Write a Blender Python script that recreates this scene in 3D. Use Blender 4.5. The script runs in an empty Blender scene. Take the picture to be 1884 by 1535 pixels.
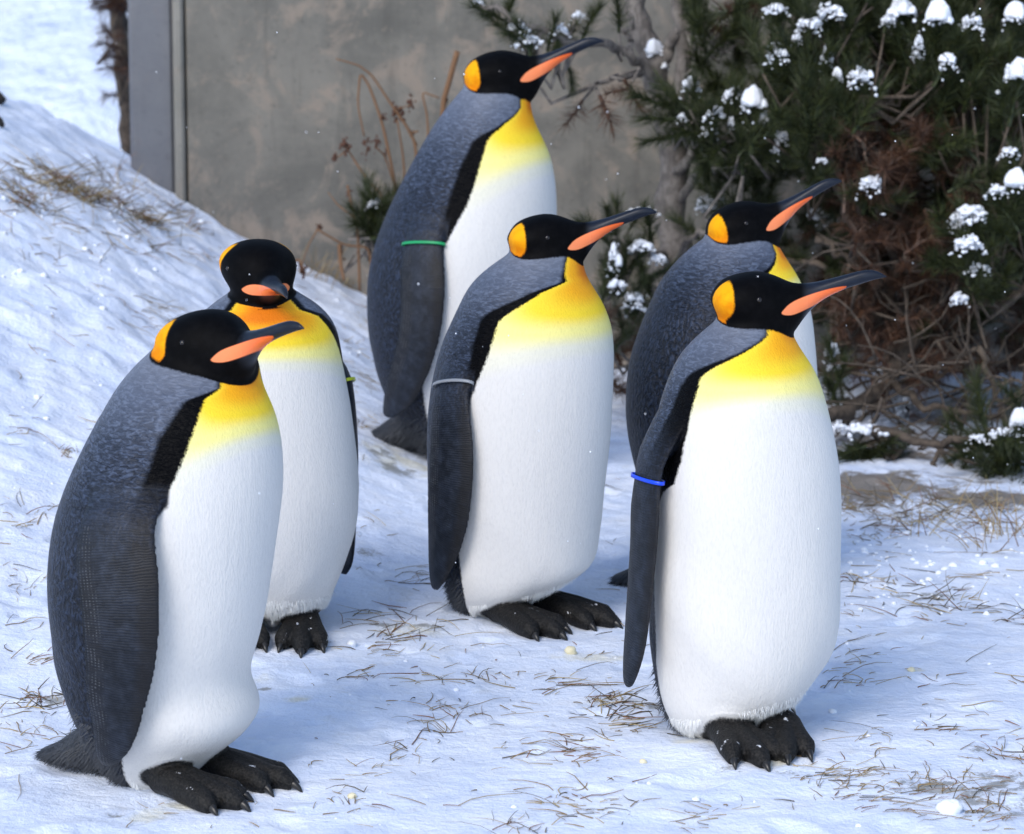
import bpy, math, random
import numpy as np
from mathutils import Vector

random.seed(7)
rng = np.random.default_rng(11)
sc = bpy.context.scene
C = sc.collection

# ------------------------------------------------------------------ camera
CAM_H = 1.65
PITCH = math.radians(9.97)
PW, PH, FPX = 1884.0, 1535.0, 6354.0
cam = bpy.data.cameras.new("camera")
cam.sensor_width = 36.0
cam.lens = FPX / PW * 36.0
cam.clip_start, cam.clip_end = 0.1, 500.0
cam.dof.use_dof = True
cam.dof.focus_distance = 6.35
cam.dof.aperture_fstop = 6.6
cam_ob = bpy.data.objects.new("camera", cam)
cam_ob.location = (0, 0, CAM_H)
cam_ob.rotation_euler = (math.pi / 2 - PITCH, 0, 0)
C.objects.link(cam_ob)
sc.camera = cam_ob

# ------------------------------------------------------------------ light
SUN_EL, SUN_AZ = math.radians(40.0), math.radians(207.0)   # azimuth clockwise from +Y: behind the camera, a little to its left
w = bpy.data.worlds.new("World"); sc.world = w; w.use_nodes = True
nt = w.node_tree
sky = nt.nodes.new("ShaderNodeTexSky"); sky.sky_type = 'NISHITA'; sky.sun_disc = False
sky.sun_elevation = SUN_EL; sky.sun_rotation = SUN_AZ
sky.air_density = 1.0; sky.dust_density = 1.0; sky.ozone_density = 1.0
nt.nodes["Background"].inputs[1].default_value = 0.15
nt.links.new(sky.outputs[0], nt.nodes["Background"].inputs[0])
sun = bpy.data.lights.new("sun", 'SUN'); sun.energy = 1.15; sun.angle = math.radians(24.0); sun.color = (1.0, 0.96, 0.91)
sun_ob = bpy.data.objects.new("sun", sun); C.objects.link(sun_ob)
tosun = Vector((math.sin(SUN_AZ) * math.cos(SUN_EL), math.cos(SUN_AZ) * math.cos(SUN_EL), math.sin(SUN_EL)))
sun_ob.rotation_euler = tosun.to_track_quat('Z', 'Y').to_euler()
sun_ob.location = tosun * 30
sc.view_settings.view_transform = 'Standard'; sc.view_settings.look = 'None'
sc.view_settings.exposure = 0.72; sc.view_settings.gamma = 1.0; sc.view_settings.use_curve_mapping = False
sc.cycles.max_bounces = 6
sc.cycles.use_denoising = True

# ------------------------------------------------------------------ helpers
CF = np.array([0, math.cos(PITCH), -math.sin(PITCH)]); CU = np.array([0, math.sin(PITCH), math.cos(PITCH)])
def ray(px, py):
    return CF + np.array([1.0, 0, 0]) * ((px - PW / 2) / FPX) - CU * ((py - PH / 2) / FPX)
def at(px, py, Y):
    """the place in the world, at distance Y, that the camera sees at that point of the photograph"""
    d = ray(px, py); s = Y / d[1]
    return np.array([d[0] * s, Y, CAM_H + d[2] * s])

def hash2(ix, iy, seed=0):
    h = (ix.astype(np.int64) * 374761393 + iy.astype(np.int64) * 668265263 + seed * 974634777) & 0x7fffffff
    h = ((h ^ (h >> 13)) * 1274126177) & 0x7fffffff
    return ((h ^ (h >> 16)) & 0xffff) / 65535.0
def vnoise(x, y, seed=0):
    x0, y0 = np.floor(x), np.floor(y); fx, fy = x - x0, y - y0
    fx = fx * fx * (3 - 2 * fx); fy = fy * fy * (3 - 2 * fy)
    a = hash2(x0, y0, seed); b = hash2(x0 + 1, y0, seed); c = hash2(x0, y0 + 1, seed); d = hash2(x0 + 1, y0 + 1, seed)
    return (a * (1 - fx) + b * fx) * (1 - fy) + (c * (1 - fx) + d * fx) * fy - 0.5
def fbm(x, y, s, octs=3, seed=0):
    v = 0; a = 1.0
    for k in range(octs):
        v = v + a * vnoise(x / s + 13.1 * k, y / s - 7.7 * k, seed + k); a *= 0.5; s *= 0.5
    return v
def sstep(a, b, x):
    t = np.clip((np.asarray(x, float) - a) / (b - a), 0, 1); return t * t * (3 - 2 * t)
def ground_base(x, y):
    x = np.asarray(x, float); y = np.asarray(y, float)
    t = -x - 0.05
    A = 0.55 * 0.12 * np.logaddexp(0, t / 0.12)
    A = np.minimum(A, 0.8)
    return A * sstep(5.9, 9.6, y) * (1 - 0.8 * sstep(10.3, 12.5, y))
_d = np.random.default_rng(321)
DENTS = [(_d.uniform(-1.3, 1.3), _d.uniform(5.2, 8.6), _d.uniform(.015, .048), _d.uniform(.004, .012), _d.uniform(0, 3.14)) for _ in range(230)]
def dents(x, y):
    out = np.zeros(np.shape(x))
    for (a, b, r, h, t) in DENTS:
        c, s = math.cos(t), math.sin(t); u = ((x - a) * c + (y - b) * s) / (1.7 * r); v = (-(x - a) * s + (y - b) * c) / r; q = u * u + v * v
        out = out + h * (-np.exp(-q * 1.4) + .30 * np.exp(-(np.sqrt(q) - 1.35) ** 2 * 9))
    return out
def ground_z(x, y):
    x = np.asarray(x, float); y = np.asarray(y, float)
    rough = 0.6 + 0.9 * sstep(0.0, 0.35, ground_base(x, y)) + 0.7 * sstep(7.6, 8.4, y)
    return ground_base(x, y) + dents(x, y) + rough * (0.015 * fbm(x, y * 0.8, 0.40, 2, 3) + 0.010 * fbm(x, y, 0.09, 3, 9) + 0.002 * fbm(x * .5, y, .06, 2, 41) + 0.007 * np.clip(vnoise(x / .045, y / .045, 21) - .12, 0, 1) * sstep(.0, .25, vnoise(x / .5, y / .5, 33)))
def ground_hit(px, py):
    lo, hi = 4.0, 11.0
    for _ in range(50):
        m = (lo + hi) / 2; p = at(px, py, m)
        if p[2] > float(ground_base(p[0], p[1])): lo = m
        else: hi = m
    return at(px, py, lo)

def mesh_obj(name, verts, faces, mat=None, parent=None, smooth=True):
    me = bpy.data.meshes.new(name)
    verts = np.asarray(verts, np.float32)
    if isinstance(faces, np.ndarray):
        n = faces.shape[1]
        me.vertices.add(len(verts)); me.vertices.foreach_set("co", verts.ravel())
        me.loops.add(faces.size); me.loops.foreach_set("vertex_index", faces.ravel().astype(np.int32))
        me.polygons.add(len(faces)); me.polygons.foreach_set("loop_start", np.arange(0, faces.size, n, dtype=np.int32))
        me.update(calc_edges=True); me.validate()
    else:
        me.from_pydata([tuple(map(float, v)) for v in verts], [], faces); me.update()
    if smooth: me.polygons.foreach_set("use_smooth", np.ones(len(me.polygons), bool))
    o = bpy.data.objects.new(name, me); C.objects.link(o)
    if mat: me.materials.append(mat)
    if parent: o.parent = parent
    return o
def attr(o, name, vals, kind='FLOAT'):
    a = o.data.attributes.new(name, kind, 'POINT')
    vals = np.asarray(vals, np.float32)
    a.data.foreach_set("value" if kind == 'FLOAT' else ("vector" if kind == 'FLOAT_VECTOR' else "color"), vals.ravel())
def tag(o, label=None, cat=None, group=None, kind=None):
    if label: o["label"] = label
    if cat: o["category"] = cat
    if group: o["group"] = group
    if kind: o["kind"] = kind
    return o
def empty(name, loc):
    o = bpy.data.objects.new(name, None); o.empty_display_size = 0.05; C.objects.link(o)
    o.location = tuple(map(float, loc)); return o

class MB:
    """collects closed tubes, lofts and boxes for one mesh"""
    def __init__(self): self.v = []; self.f = []; self.n = 0; self.col = []
    def add(self, v, f, col=None):
        v = [tuple(map(float, q)) for q in v]
        self.f += [tuple(i + self.n for i in q) for q in f]; self.v += v; self.n += len(v)
        if col is not None: self.col += [col] * len(v)
    def loft(self, rings, col=None):
        m = len(rings[0]); v = [p for r in rings for p in r]; f = []
        for i in range(len(rings) - 1):
            for j in range(m):
                k = (j + 1) % m; f.append((i * m + j, i * m + k, (i + 1) * m + k, (i + 1) * m + j))
        c0 = np.mean(rings[0], axis=0); c1 = np.mean(rings[-1], axis=0)
        a = len(v); v += [c0, c1]; L = (len(rings) - 1) * m
        for j in range(m):
            k = (j + 1) % m; f.append((k, j, a)); f.append((L + j, L + k, a + 1))
        self.add(v, f, col)
    def tube(self, pts, rad, m=7, col=None):
        pts = [np.asarray(p, float) for p in pts]; rings = []; up = None
        for i, p in enumerate(pts):
            t = pts[min(i + 1, len(pts) - 1)] - pts[max(i - 1, 0)]; t = t / (np.linalg.norm(t) + 1e-9)
            if up is None:
                up = np.cross(t, [0, 0, 1.0]) if abs(t[2]) < 0.9 else np.cross(t, [1.0, 0, 0])
            up = up - t * np.dot(up, t); up = up / (np.linalg.norm(up) + 1e-9); s = np.cross(t, up)
            r = rad[i] if hasattr(rad, '__len__') else rad
            rings.append([p + r * (math.cos(q) * up + math.sin(q) * s) for q in np.linspace(0, 2 * math.pi, m, endpoint=False)])
        self.loft(rings, col)
    def build(self, name, mat, parent=None, smooth=True):
        o = mesh_obj(name, self.v, self.f, mat, parent, smooth)
        if len(self.col) == len(self.v) and self.col:
            attr(o, "tint", [(*c, 1.0) for c in self.col], 'FLOAT_COLOR')
        return o

# --- node helpers
class NT:
    def __init__(self, name):
        self.m = bpy.data.materials.new(name); self.m.use_nodes = True
        self.t = self.m.node_tree; self.b = self.t.nodes["Principled BSDF"]
    def n(self, typ, **kw):
        x = self.t.nodes.new(typ)
        for k, v in kw.items(): setattr(x, k, v)
        return x
    def set(self, sock, v):
        if hasattr(v, "links"): self.t.links.new(v, sock)
        elif isinstance(v, (tuple, list)) and len(v) == 3 and sock.type == 'RGBA': sock.default_value = (*v, 1)
        else: sock.default_value = v
    def math(self, op, a, b=0.0, c=None):
        x = self.n("ShaderNodeMath", operation=op); self.set(x.inputs[0], a); self.set(x.inputs[1], b)
        if c is not None: self.set(x.inputs[2], c)
        return x.outputs[0]
    def attr(self, name, out="Fac"):
        return self.n("ShaderNodeAttribute", attribute_name=name).outputs[out]
    def sm(self, v, a, b, lo=0.0, hi=1.0):
        x = self.n("ShaderNodeMapRange", interpolation_type='SMOOTHSTEP'); self.set(x.inputs[0], v)
        for i, q in ((1, a), (2, b), (3, lo), (4, hi)): self.set(x.inputs[i], q)
        return x.outputs[0]
    def mix(self, f, a, b, mode='MIX'):
        x = self.n("ShaderNodeMix", data_type='RGBA', blend_type=mode); self.set(x.inputs[0], f)
        self.set(x.inputs[6], a); self.set(x.inputs[7], b); return x.outputs[2]
    def ramp(self, v, stops, interp='LINEAR'):
        x = self.n("ShaderNodeValToRGB"); e = x.color_ramp.elements; x.color_ramp.interpolation = interp
        while len(e) < len(stops): e.new(0.5)
        for q, (p, c) in zip(e, stops): q.position = p; q.color = (*c, 1)
        self.set(x.inputs[0], v); return x.outputs[0]
    def coord(self, which="Object", scale=(1, 1, 1)):
        x = self.n("ShaderNodeTexCoord").outputs[which]
        if tuple(scale) != (1, 1, 1):
            mp = self.n("ShaderNodeMapping"); mp.inputs[3].default_value = scale
            self.t.links.new(x, mp.inputs[0]); x = mp.outputs[0]
        return x
    def noise(self, vec, scale, detail=3.0, rough=0.5, dist=0.0, out=0):
        x = self.n("ShaderNodeTexNoise"); self.set(x.inputs["Vector"], vec); x.inputs["Scale"].default_value = scale
        x.inputs["Detail"].default_value = detail; x.inputs["Roughness"].default_value = rough; x.inputs["Distortion"].default_value = dist
        return x.outputs[out]
    def voro(self, vec, scale, feature='F1', out=0, rnd=1.0):
        x = self.n("ShaderNodeTexVoronoi", feature=feature); self.set(x.inputs["Vector"], vec); x.inputs["Scale"].default_value = scale
        x.inputs["Randomness"].default_value = rnd; return x.outputs[out]
    def bump(self, h, strength, dist, prev=None):
        x = self.n("ShaderNodeBump"); self.set(x.inputs["Strength"], strength); x.inputs["Distance"].default_value = dist
        self.set(x.inputs["Height"], h)
        if prev is not None: self.t.links.new(prev, x.inputs["Normal"])
        return x.outputs[0]
    def done(self, col=None, rough=None, normal=None, **kw):
        if col is not None: self.set(self.b.inputs["Base Color"], col)
        if rough is not None: self.set(self.b.inputs["Roughness"], rough)
        if normal is not None: self.t.links.new(normal, self.b.inputs["Normal"])
        for k, v in kw.items(): self.set(self.b.inputs[k.replace("_", " ")], v)
        return self.m

def seg_info(P, A, B):
    """for points P (n,3) and polyline segments A->B: nearest segment index, t, squared distance"""
    best = np.full(len(P), 1e9); bi = np.zeros(len(P), int); bt = np.zeros(len(P))
    for i in range(len(A)):
        d = B[i] - A[i]; L = d @ d + 1e-12
        t = np.clip((P - A[i]) @ d / L, 0, 1); q = P - (A[i] + t[:, None] * d); D = (q * q).sum(1)
        k = D < best; best[k] = D[k]; bi[k] = i; bt[k] = t[k]
    return bi, bt, best
def poly_sd(x, y, poly):
    """signed distance to a closed polygon, negative inside"""
    poly = np.asarray(poly, float); n = len(poly); D = np.full(len(x), 1e9); ins = np.zeros(len(x), bool)
    for i in range(n):
        a = poly[i]; b = poly[(i + 1) % n]; e = b - a; wx = x - a[0]; wy = y - a[1]
        t = np.clip((wx * e[0] + wy * e[1]) / (e @ e + 1e-12), 0, 1)
        D = np.minimum(D, (wx - t * e[0]) ** 2 + (wy - t * e[1]) ** 2)
        c = ((a[1] > y) != (b[1] > y)) & (x < (b[0] - a[0]) * (y - a[1]) / (b[1] - a[1] + 1e-12) + a[0]); ins ^= c
    D = np.sqrt(D); return np.where(ins, -D, D)
def round_poly(poly, k=3):
    p = np.asarray(poly, float)
    for _ in range(k):
        q = np.roll(p, -1, 0); p = np.stack([p * .75 + q * .25, p * .25 + q * .75], 1).reshape(-1, 2)
    return p
# ------------------------------------------------------------------ materials of the setting
def mat_snow():
    m = NT("snow"); c = m.coord("Object")
    st = m.attr("dirt"); ye = m.attr("yellow"); st2 = m.attr("soil")
    n1 = m.noise(c, 9, 4, .6); n2 = m.noise(c, 160, 3, .7); n3 = m.noise(c, 45, 4, .65)
    base = m.mix(m.sm(n1, .3, .7), (.70, .775, .925), (.80, .845, .935))
    base = m.mix(m.math('MULTIPLY', m.sm(m.noise(c, 5, 4, .65), .50, .64), .55), base, (.57, .65, .81))
    base = m.mix(m.math('MULTIPLY', m.sm(m.noise(c, 11, 5, .7), .58, .70), .32), base, (.60, .60, .58))
    base = m.mix(m.math('MULTIPLY', m.sm(n3, .58, .72), .14), base, (.50, .54, .62))
    base = m.mix(m.math('MULTIPLY', m.sm(m.math('ADD', ye, m.math('MULTIPLY', m.math('SUBTRACT', n3, .5), .8)), .25, .9), .62), base, (.70, .64, .42))
    speck = m.sm(m.math('ADD', m.math('MULTIPLY', st, .55), m.math('MULTIPLY', n2, .95)), .66, .84)
    grey = m.sm(m.math('ADD', st, m.math('SUBTRACT', n3, .5)), .25, .9)
    base = m.mix(m.math('MULTIPLY', grey, .14), base, (.40, .42, .42))
    base = m.mix(m.math('MULTIPLY', m.math('MULTIPLY', speck, .7), m.sm(st, .08, .7)), base, m.mix(n1, (.14, .14, .115), (.23, .21, .16)))
    soil = m.sm(m.math('ADD', st2, m.math('MULTIPLY', m.math('SUBTRACT', n3, .5), 1.3)), .35, .75)
    base = m.mix(soil, base, m.mix(n2, (.13, .115, .10), (.30, .27, .24)))
    h = m.math('ADD', m.math('ADD', m.math('MULTIPLY', m.noise(c, 70, 4, .6), 1.0), m.math('MULTIPLY', m.noise(m.coord('Object', (.75, 1, 1)), 24, 3, .6), 1.2)), m.math('MULTIPLY', m.noise(c, 320, 2, .6), .25))
    b = m.bump(h, .55, .009)
    return m.done(base, .55, b, Specular_IOR_Level=.3)
M_SNOW = mat_snow()

def mat_concrete(name, a, b, warm, rough=.9):
    m = NT(name); c = m.coord("Object")
    n1 = m.noise(c, 3.2, 5, .65, .5); n2 = m.noise(c, 6.5, 5, .7, .6); n3 = m.noise(c, 130, 3, .7)
    st = m.noise(m.coord("Object", (7, 7, .8)), 2.0, 4, .65)
    col = m.mix(m.sm(n1, .35, .68), a, b)
    col = m.mix(m.math('MULTIPLY', m.sm(n2, .49, .65), .75), col, warm)
    col = m.mix(m.math('MULTIPLY', m.sm(st, .52, .72), .45), col, tuple(x * .62 for x in a))
    col = m.mix(m.math('MULTIPLY', m.sm(n3, .6, .75), .3), col, tuple(x * .5 for x in a))
    sp_ = m.noise(c, 40, 4, .7); col = m.mix(m.math('MULTIPLY', m.sm(sp_, .56, .66), .35), col, tuple(x * .6 for x in a)); col = m.mix(m.math('MULTIPLY', m.sm(sp_, .42, .34), .3), col, warm)
    return m.done(col, rough, m.bump(m.math('ADD', n3, n2), .4, .004))
M_CONC = mat_concrete("grey_concrete", (.112, .108, .096), (.178, .168, .146), (.250, .205, .165))
M_CONC_EDGE = mat_concrete("pale_concrete_edge", (.18, .175, .155), (.23, .22, .195), (.22, .195, .165))
M_POST = mat_concrete("sky_tinted_post", (.105, .110, .126), (.138, .143, .156), (.132, .124, .132), .6)  # darker bluish cast of sky and snow light put into the post's colour

# ------------------------------------------------------------------ ground: one sheet to the horizon, fine where the camera looks
def grid_lines(lo, hi, step, far_lo, far_hi):
    mid = np.arange(lo, hi + 1e-6, step); out = [mid]
    s = step; a = []; v = hi
    while v < far_hi: s *= 1.35; v += s; a.append(v)
    s = step; b = []; v = lo
    while v > far_lo: s *= 1.35; v -= s; b.append(v)
    return np.concatenate([np.array(b[::-1]), mid, np.array(a)])
gx = grid_lines(-1.75, 1.95, 0.008, -160, 160); gy = grid_lines(5.1, 10.6, 0.0105, -120, 300)
GX, GY = np.meshgrid(gx, gy); X = GX.ravel(); Y = GY.ravel()
Z = ground_z(X, Y)
# beyond the wall the land falls a little before the snowy hill
nx, ny = len(gx), len(gy)
ii = (np.arange(ny - 1)[:, None] * nx + np.arange(nx - 1)[None, :]).ravel()
ground = mesh_obj("snow_ground", np.stack([X, Y, Z], 1), np.stack([ii, ii + 1, ii + nx + 1, ii + nx], 1), M_SNOW)
tag(ground, kind="structure")
def blob(px, py, rx, ry, rot=0.0):
    p = ground_hit(px, py); dx = X - p[0]; dy = Y - p[1]
    c, s = math.cos(rot), math.sin(rot)
    u = (dx * c + dy * s) / rx; v = (-dx * s + dy * c) / ry
    return np.clip(1.25 - np.sqrt(u * u + v * v), 0, 1)
dirt = np.zeros(len(X)); yel = np.zeros(len(X)); soil = np.zeros(len(X))
for a in ((1835, 1462, .17, .20), (1720, 1450, .10, .07), (1190, 1300, .09, .05), (745, 1155, .10, .06), (690, 1025, .06, .07), (735, 860, .16, .12),
          (240, 1495, .05, .03), (90, 1290, .05, .05), (1700, 1100, .10, .05), (1400, 1420, .10, .05), (1780, 1380, .06, .04), (480, 1265, .03, .03), (600, 1190, .05, .05)):
    dirt = np.maximum(dirt, blob(*a) * (.75 if a[0] != 1830 else .85))
for a in ((260, 1500, .08, .07), (1420, 1405, .13, .07), (1130, 1290, .10, .05), (760, 1165, .15, .09), (1290, 1370, .1, .05), (545, 1290, .05, .04), (480, 1250, .04, .04),
          (350, 1480, .1, .04), (730, 850, .18, .16), (1690, 1230, .02, .02), (1100, 1210, .12, .06), (120, 830, .02, .03)):
    yel = np.maximum(yel, blob(*a) * .8)
for a in ((1720, 890, .75, .30), (1850, 900, .40, .40), (1750, 905, .55, .34), (1640, 820, .35, .5), (1790, 760, .4, .5), (1160, 640, .25, .5), (1450, 880, .2, .4)):
    soil = np.maximum(soil, blob(*a) * (.62 if a[1] < 850 else .8))
brk = np.clip(.85 + 1.5 * fbm(X, Y, .07, 3, 51), 0, 1.3) * np.clip(.8 + 1.2 * fbm(X, Y, .022, 2, 57), 0, 1.2); dirt = dirt * brk; yel = yel * np.clip(.7 + 1.0 * fbm(X, Y, .05, 2, 61), 0, 1); soil = soil * np.clip(1.05 + 1.2 * fbm(X, Y, .14, 3, 71), 0, 1.2)
attr(ground, "dirt", dirt); attr(ground, "yellow", yel); attr(ground, "soil", soil)

# far snowy hillside beyond the end of the wall
def hill():
    hx = np.linspace(-26, 30, 150); hy = np.linspace(13.5, 60, 110); A, B = np.meshgrid(hx, hy)
    z = (B - 15.0) * 0.42 + 0.9 * fbm(A, B, 5.0, 4, 5) + .22 * fbm(A, B, .9, 3, 8) - .6
    z = np.minimum(z, 9 + .1 * B); z = z - 1.6 * sstep(16.0, 13.5, B)
    n = len(hx); i = (np.arange(len(hy) - 1)[:, None] * n + np.arange(n - 1)[None, :]).ravel()
    m = NT("hill_snow"); c = m.coord("Object")
    col = m.mix(m.sm(m.noise(c, 1.3, 5, .6), .35, .65), (.60, .68, .82), (.74, .81, .92))
    col = m.mix(m.math('MULTIPLY', m.sm(m.noise(c, 2.6, 4, .7), .60, .72), .5), col, (.42, .40, .36))
    m.done(col, .7, m.bump(m.noise(c, 5, 4, .6), .8, .15))
    o = mesh_obj("snow_hill", np.stack([A.ravel(), B.ravel(), z.ravel()], 1), np.stack([i, i + 1, i + n + 1, i + n], 1), m.m)
    tag(o, kind="structure")
hill()

# ------------------------------------------------------------------ wall
WY = 10.2
def box(mb, x0, x1, y0, y1, z0, z1, bev=0.0035):
    rings = []
    for z, q in ((z0, bev), (z0 + bev, 0), (z1 - bev, 0), (z1, bev)):
        a, b, c, d = x0 + q, x1 - q, y0 + q, y1 - q; k = bev
        rings.append([(a + k, c, z), (b - k, c, z), (b, c + k, z), (b, d - k, z), (b - k, d, z), (a + k, d, z), (a, d - k, z), (a, c + k, z)])
    mb.loft(rings)
xw0 = at(345, 300, WY)[0]
zj = at(900, 45, WY)[2]
wall = empty("concrete_wall", (xw0, WY, 0))
tag(wall, "long grey weathered concrete wall behind the penguins and the pines", "wall")
def wall_panel(x0, x1, z0, z1):
    mb = MB(); box(mb, x0 - xw0, x1 - xw0, 0, .22, z0, z1); return mb.build("wall_panel", M_CONC, wall, smooth=False)
xs = [xw0, 1.55, 4.3, 7.1]
for k in range(3):
    wall_panel(xs[k] + .001, xs[k + 1] - .001, -.3, 2.15)
mb = MB(); box(mb, .01, xs[3] - xw0 - .01, .010, .19, -.3, 2.1); mb.build("wall_core", M_CONC, wall, smooth=False)
# the pale arris strip at the end of the wall
mb = MB(); xe = at(322, 300, WY)[0]; box(mb, xe - xw0, -.006, -.012, .20, -.3, 2.15, .008); mb.build("edge_strip", M_CONC_EDGE, wall, smooth=False)
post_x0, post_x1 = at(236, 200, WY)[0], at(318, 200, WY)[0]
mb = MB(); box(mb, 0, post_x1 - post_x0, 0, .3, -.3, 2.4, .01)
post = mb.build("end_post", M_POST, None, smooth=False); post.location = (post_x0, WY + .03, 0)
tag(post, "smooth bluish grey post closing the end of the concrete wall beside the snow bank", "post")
# ------------------------------------------------------------------ penguins
def mat_penguin():
    m = NT("penguin_plumage"); c = m.coord("Object")
    nf = m.noise(c, 260, 2, .6); nm = m.noise(c, 60, 3, .6)
    strand = m.noise(m.coord("Object", (1, 1, .30)), 300, 2, .6)
    fz = m.math('SUBTRACT', m.math('ADD', m.math('MULTIPLY', strand, .6), m.math('MULTIPLY', nf, .4)), .5)
    def mask(sd, w, k=0.0):                                   # 1 where sd < 0
        v = m.math('ADD', sd, m.math('MULTIPLY', fz, k)) if k else sd
        return m.sm(v, w, -w)
    sd_w, bw, yl, zr = m.attr("a_white"), m.attr("a_band"), m.attr("a_yellow"), m.attr("a_rel")
    sd_h, sd_e, sd_p, a_b = m.attr("a_head"), m.attr("a_ear"), m.attr("a_plate"), m.attr("a_bill")
    sd_f, sd_t, fuv = m.attr("a_flip"), m.attr("a_foot"), m.n("ShaderNodeAttribute", attribute_name="a_fuv").outputs["Vector"]
    rump = m.attr("a_rump")
    sx = m.n("ShaderNodeSeparateXYZ"); m.set(sx.inputs[0], fuv)
    ac, ss = sx.outputs[0], sx.outputs[1]
    de = m.math('SUBTRACT', sx.outputs[2], ac)
    # back feathers: overlapping small scales, wrinkled
    warp = m.n("ShaderNodeVectorMath", operation='ADD'); m.set(warp.inputs[0], m.coord("Object", (1, 1, .55)))
    sc_ = m.n("ShaderNodeVectorMath", operation='SCALE'); m.set(sc_.inputs[0], m.noise(c, 34, 3, .55, 0, 1)); sc_.inputs[3].default_value = .022
    m.t.links.new(sc_.outputs[0], warp.inputs[1])
    barb = m.noise(warp.outputs[0], 185, 2, .45, .2); ripple = m.noise(m.coord("Object", (.7, .7, 2.2)), 105, 2, .5, .8)
    warp2 = m.n("ShaderNodeMix", data_type='FLOAT'); m.set(warp2.inputs[0], m.sm(zr, .50, .78)); m.set(warp2.inputs[2], barb); m.set(warp2.inputs[3], ripple)
    fea = warp2.outputs[0]
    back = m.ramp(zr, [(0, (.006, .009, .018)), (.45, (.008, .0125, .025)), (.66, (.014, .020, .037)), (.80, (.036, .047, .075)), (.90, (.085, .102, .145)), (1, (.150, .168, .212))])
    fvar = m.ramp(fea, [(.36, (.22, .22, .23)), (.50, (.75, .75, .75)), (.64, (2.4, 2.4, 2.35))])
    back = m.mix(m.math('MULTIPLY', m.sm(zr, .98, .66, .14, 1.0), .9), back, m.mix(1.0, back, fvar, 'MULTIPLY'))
    back = m.mix(m.math('MULTIPLY', m.sm(nm, .5, .75), .10), back, m.mix(1.0, back, (1.5, 1.5, 1.5), 'MULTIPLY'))
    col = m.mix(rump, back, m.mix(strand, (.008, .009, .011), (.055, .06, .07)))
    inband = m.math('MULTIPLY', mask(m.math('SUBTRACT', sd_w, bw), .004, .014), mask(m.math('MULTIPLY', sd_w, -1.0), .004, .014))
    # the inner wing keeps black; sd_w < 0 is white
    black = (.0016, .0016, .0022)
    col = m.mix(m.math('MULTIPLY', mask(m.math('SUBTRACT', sd_w, bw), .007, .010), m.math('SUBTRACT', 1.0, m.math('MULTIPLY', mask(sd_f, .003), m.sm(ss, .10, .22)))), col, black)
    wht = m.ramp(yl, [(0, (.665, .648, .625)), (.16, (.69, .67, .56)), (.36, (.82, .74, .26)), (.56, (.85, .61, .030)), (.80, (.82, .37, .007)), (1, (.68, .17, .003))], 'EASE')
    wht = m.mix(m.math('MULTIPLY', m.sm(strand, .42, .72), .22), wht, m.mix(1.0, wht, (.72, .72, .73), 'MULTIPLY'))
    wmask = m.math('MULTIPLY', mask(sd_w, .0035, .016), m.math('SUBTRACT', 1.0, mask(sd_f, .003)))
    col = m.mix(m.math('MULTIPLY', wmask, m.math('SUBTRACT', 1.0, m.attr("a_dark"))), col, wht)
    # flippers: rows of small pale scales towards the trailing edge
    wob = m.math('MULTIPLY', m.math('SUBTRACT', nm, .5), .0035)
    row = m.math('SINE', m.math('MULTIPLY', m.math('ADD', de, wob), 2 * math.pi / .0066))
    dot = m.math('SINE', m.math('MULTIPLY', m.math('ADD', ss, wob), 2 * math.pi / .0052))
    dots = m.math('MULTIPLY', m.math('MULTIPLY', m.sm(row, .1, .8), m.sm(dot, -.2, .6)), m.sm(m.noise(c, 48, 3, .6), .38, .60))
    rear = m.math('MULTIPLY', m.math('MULTIPLY', m.sm(de, .006, .010), m.sm(de, .044, .024)), m.sm(ss, .15, .24))
    fl = m.mix(m.sm(nm, .35, .7), (.004, .0055, .009), (.009, .0115, .017))
    fl = m.mix(m.math('MULTIPLY', m.sm(ss, .26, .06), .6), fl, (.035, .043, .060))
    rip = m.math('SINE', m.math('ADD', m.math('MULTIPLY', ss, 2 * math.pi / .0046), m.math('MULTIPLY', nm, 9.0)))
    fl = m.mix(m.sm(m.noise(c, 26, 3, .6), .35, .7), fl, m.mix(1.0, fl, (1.9, 1.9, 1.95), 'MULTIPLY')); fl = m.mix(m.math('MULTIPLY', m.sm(m.math('ADD', rip, m.math('MULTIPLY', nf, 1.2)), .2, 1.3), .5), fl, m.mix(1.0, fl, (2.2, 2.2, 2.2), 'MULTIPLY'))
    fl = m.mix(m.math('MULTIPLY', rear, .55), fl, (.010, .010, .012))
    fl = m.mix(m.math('MULTIPLY', m.math('MULTIPLY', dots, rear), .50), fl, (.14, .15, .165))
    fl = m.mix(m.math('MULTIPLY', m.sm(ac, -.022, -.042), .7), fl, (.010, .009, .009))
    fl = m.mix(m.math('MULTIPLY', m.sm(de, .0075, .003), .9), fl, (.002, .002, .0025))  # shadow line behind the rear edge, painted into the flipper colour
    fmask = m.math('MULTIPLY', mask(sd_f, .003), m.sm(ss, .06, .30))
    col = m.mix(fmask, col, fl)
    fcol = m.mix(m.sm(nf, .4, .65), (.004, .004, .004), (.017, .0155, .0145))
    frost = m.math('MULTIPLY', m.sm(m.noise(c, 42, 3, .6), .66, .70), .85)
    fcol = m.mix(frost, fcol, (.66, .68, .72))
    tmask = mask(sd_t, .004, .010)
    col = m.mix(tmask, col, fcol)
    hmask = mask(sd_h, .0022, .006)
    hcol = m.mix(m.sm(nm, .4, .7), (.0010, .0010, .0014), (.0024, .0024, .003))
    hcol = m.mix(m.sm(a_b, -.004, .02), hcol, m.mix(m.noise(m.coord("Object", (.3, .3, 1)), 150, 3, .6), (.003, .004, .008), (.014, .020, .035)))
    col = m.mix(hmask, col, hcol)
    emask = mask(sd_e, .0026, .007)
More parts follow.
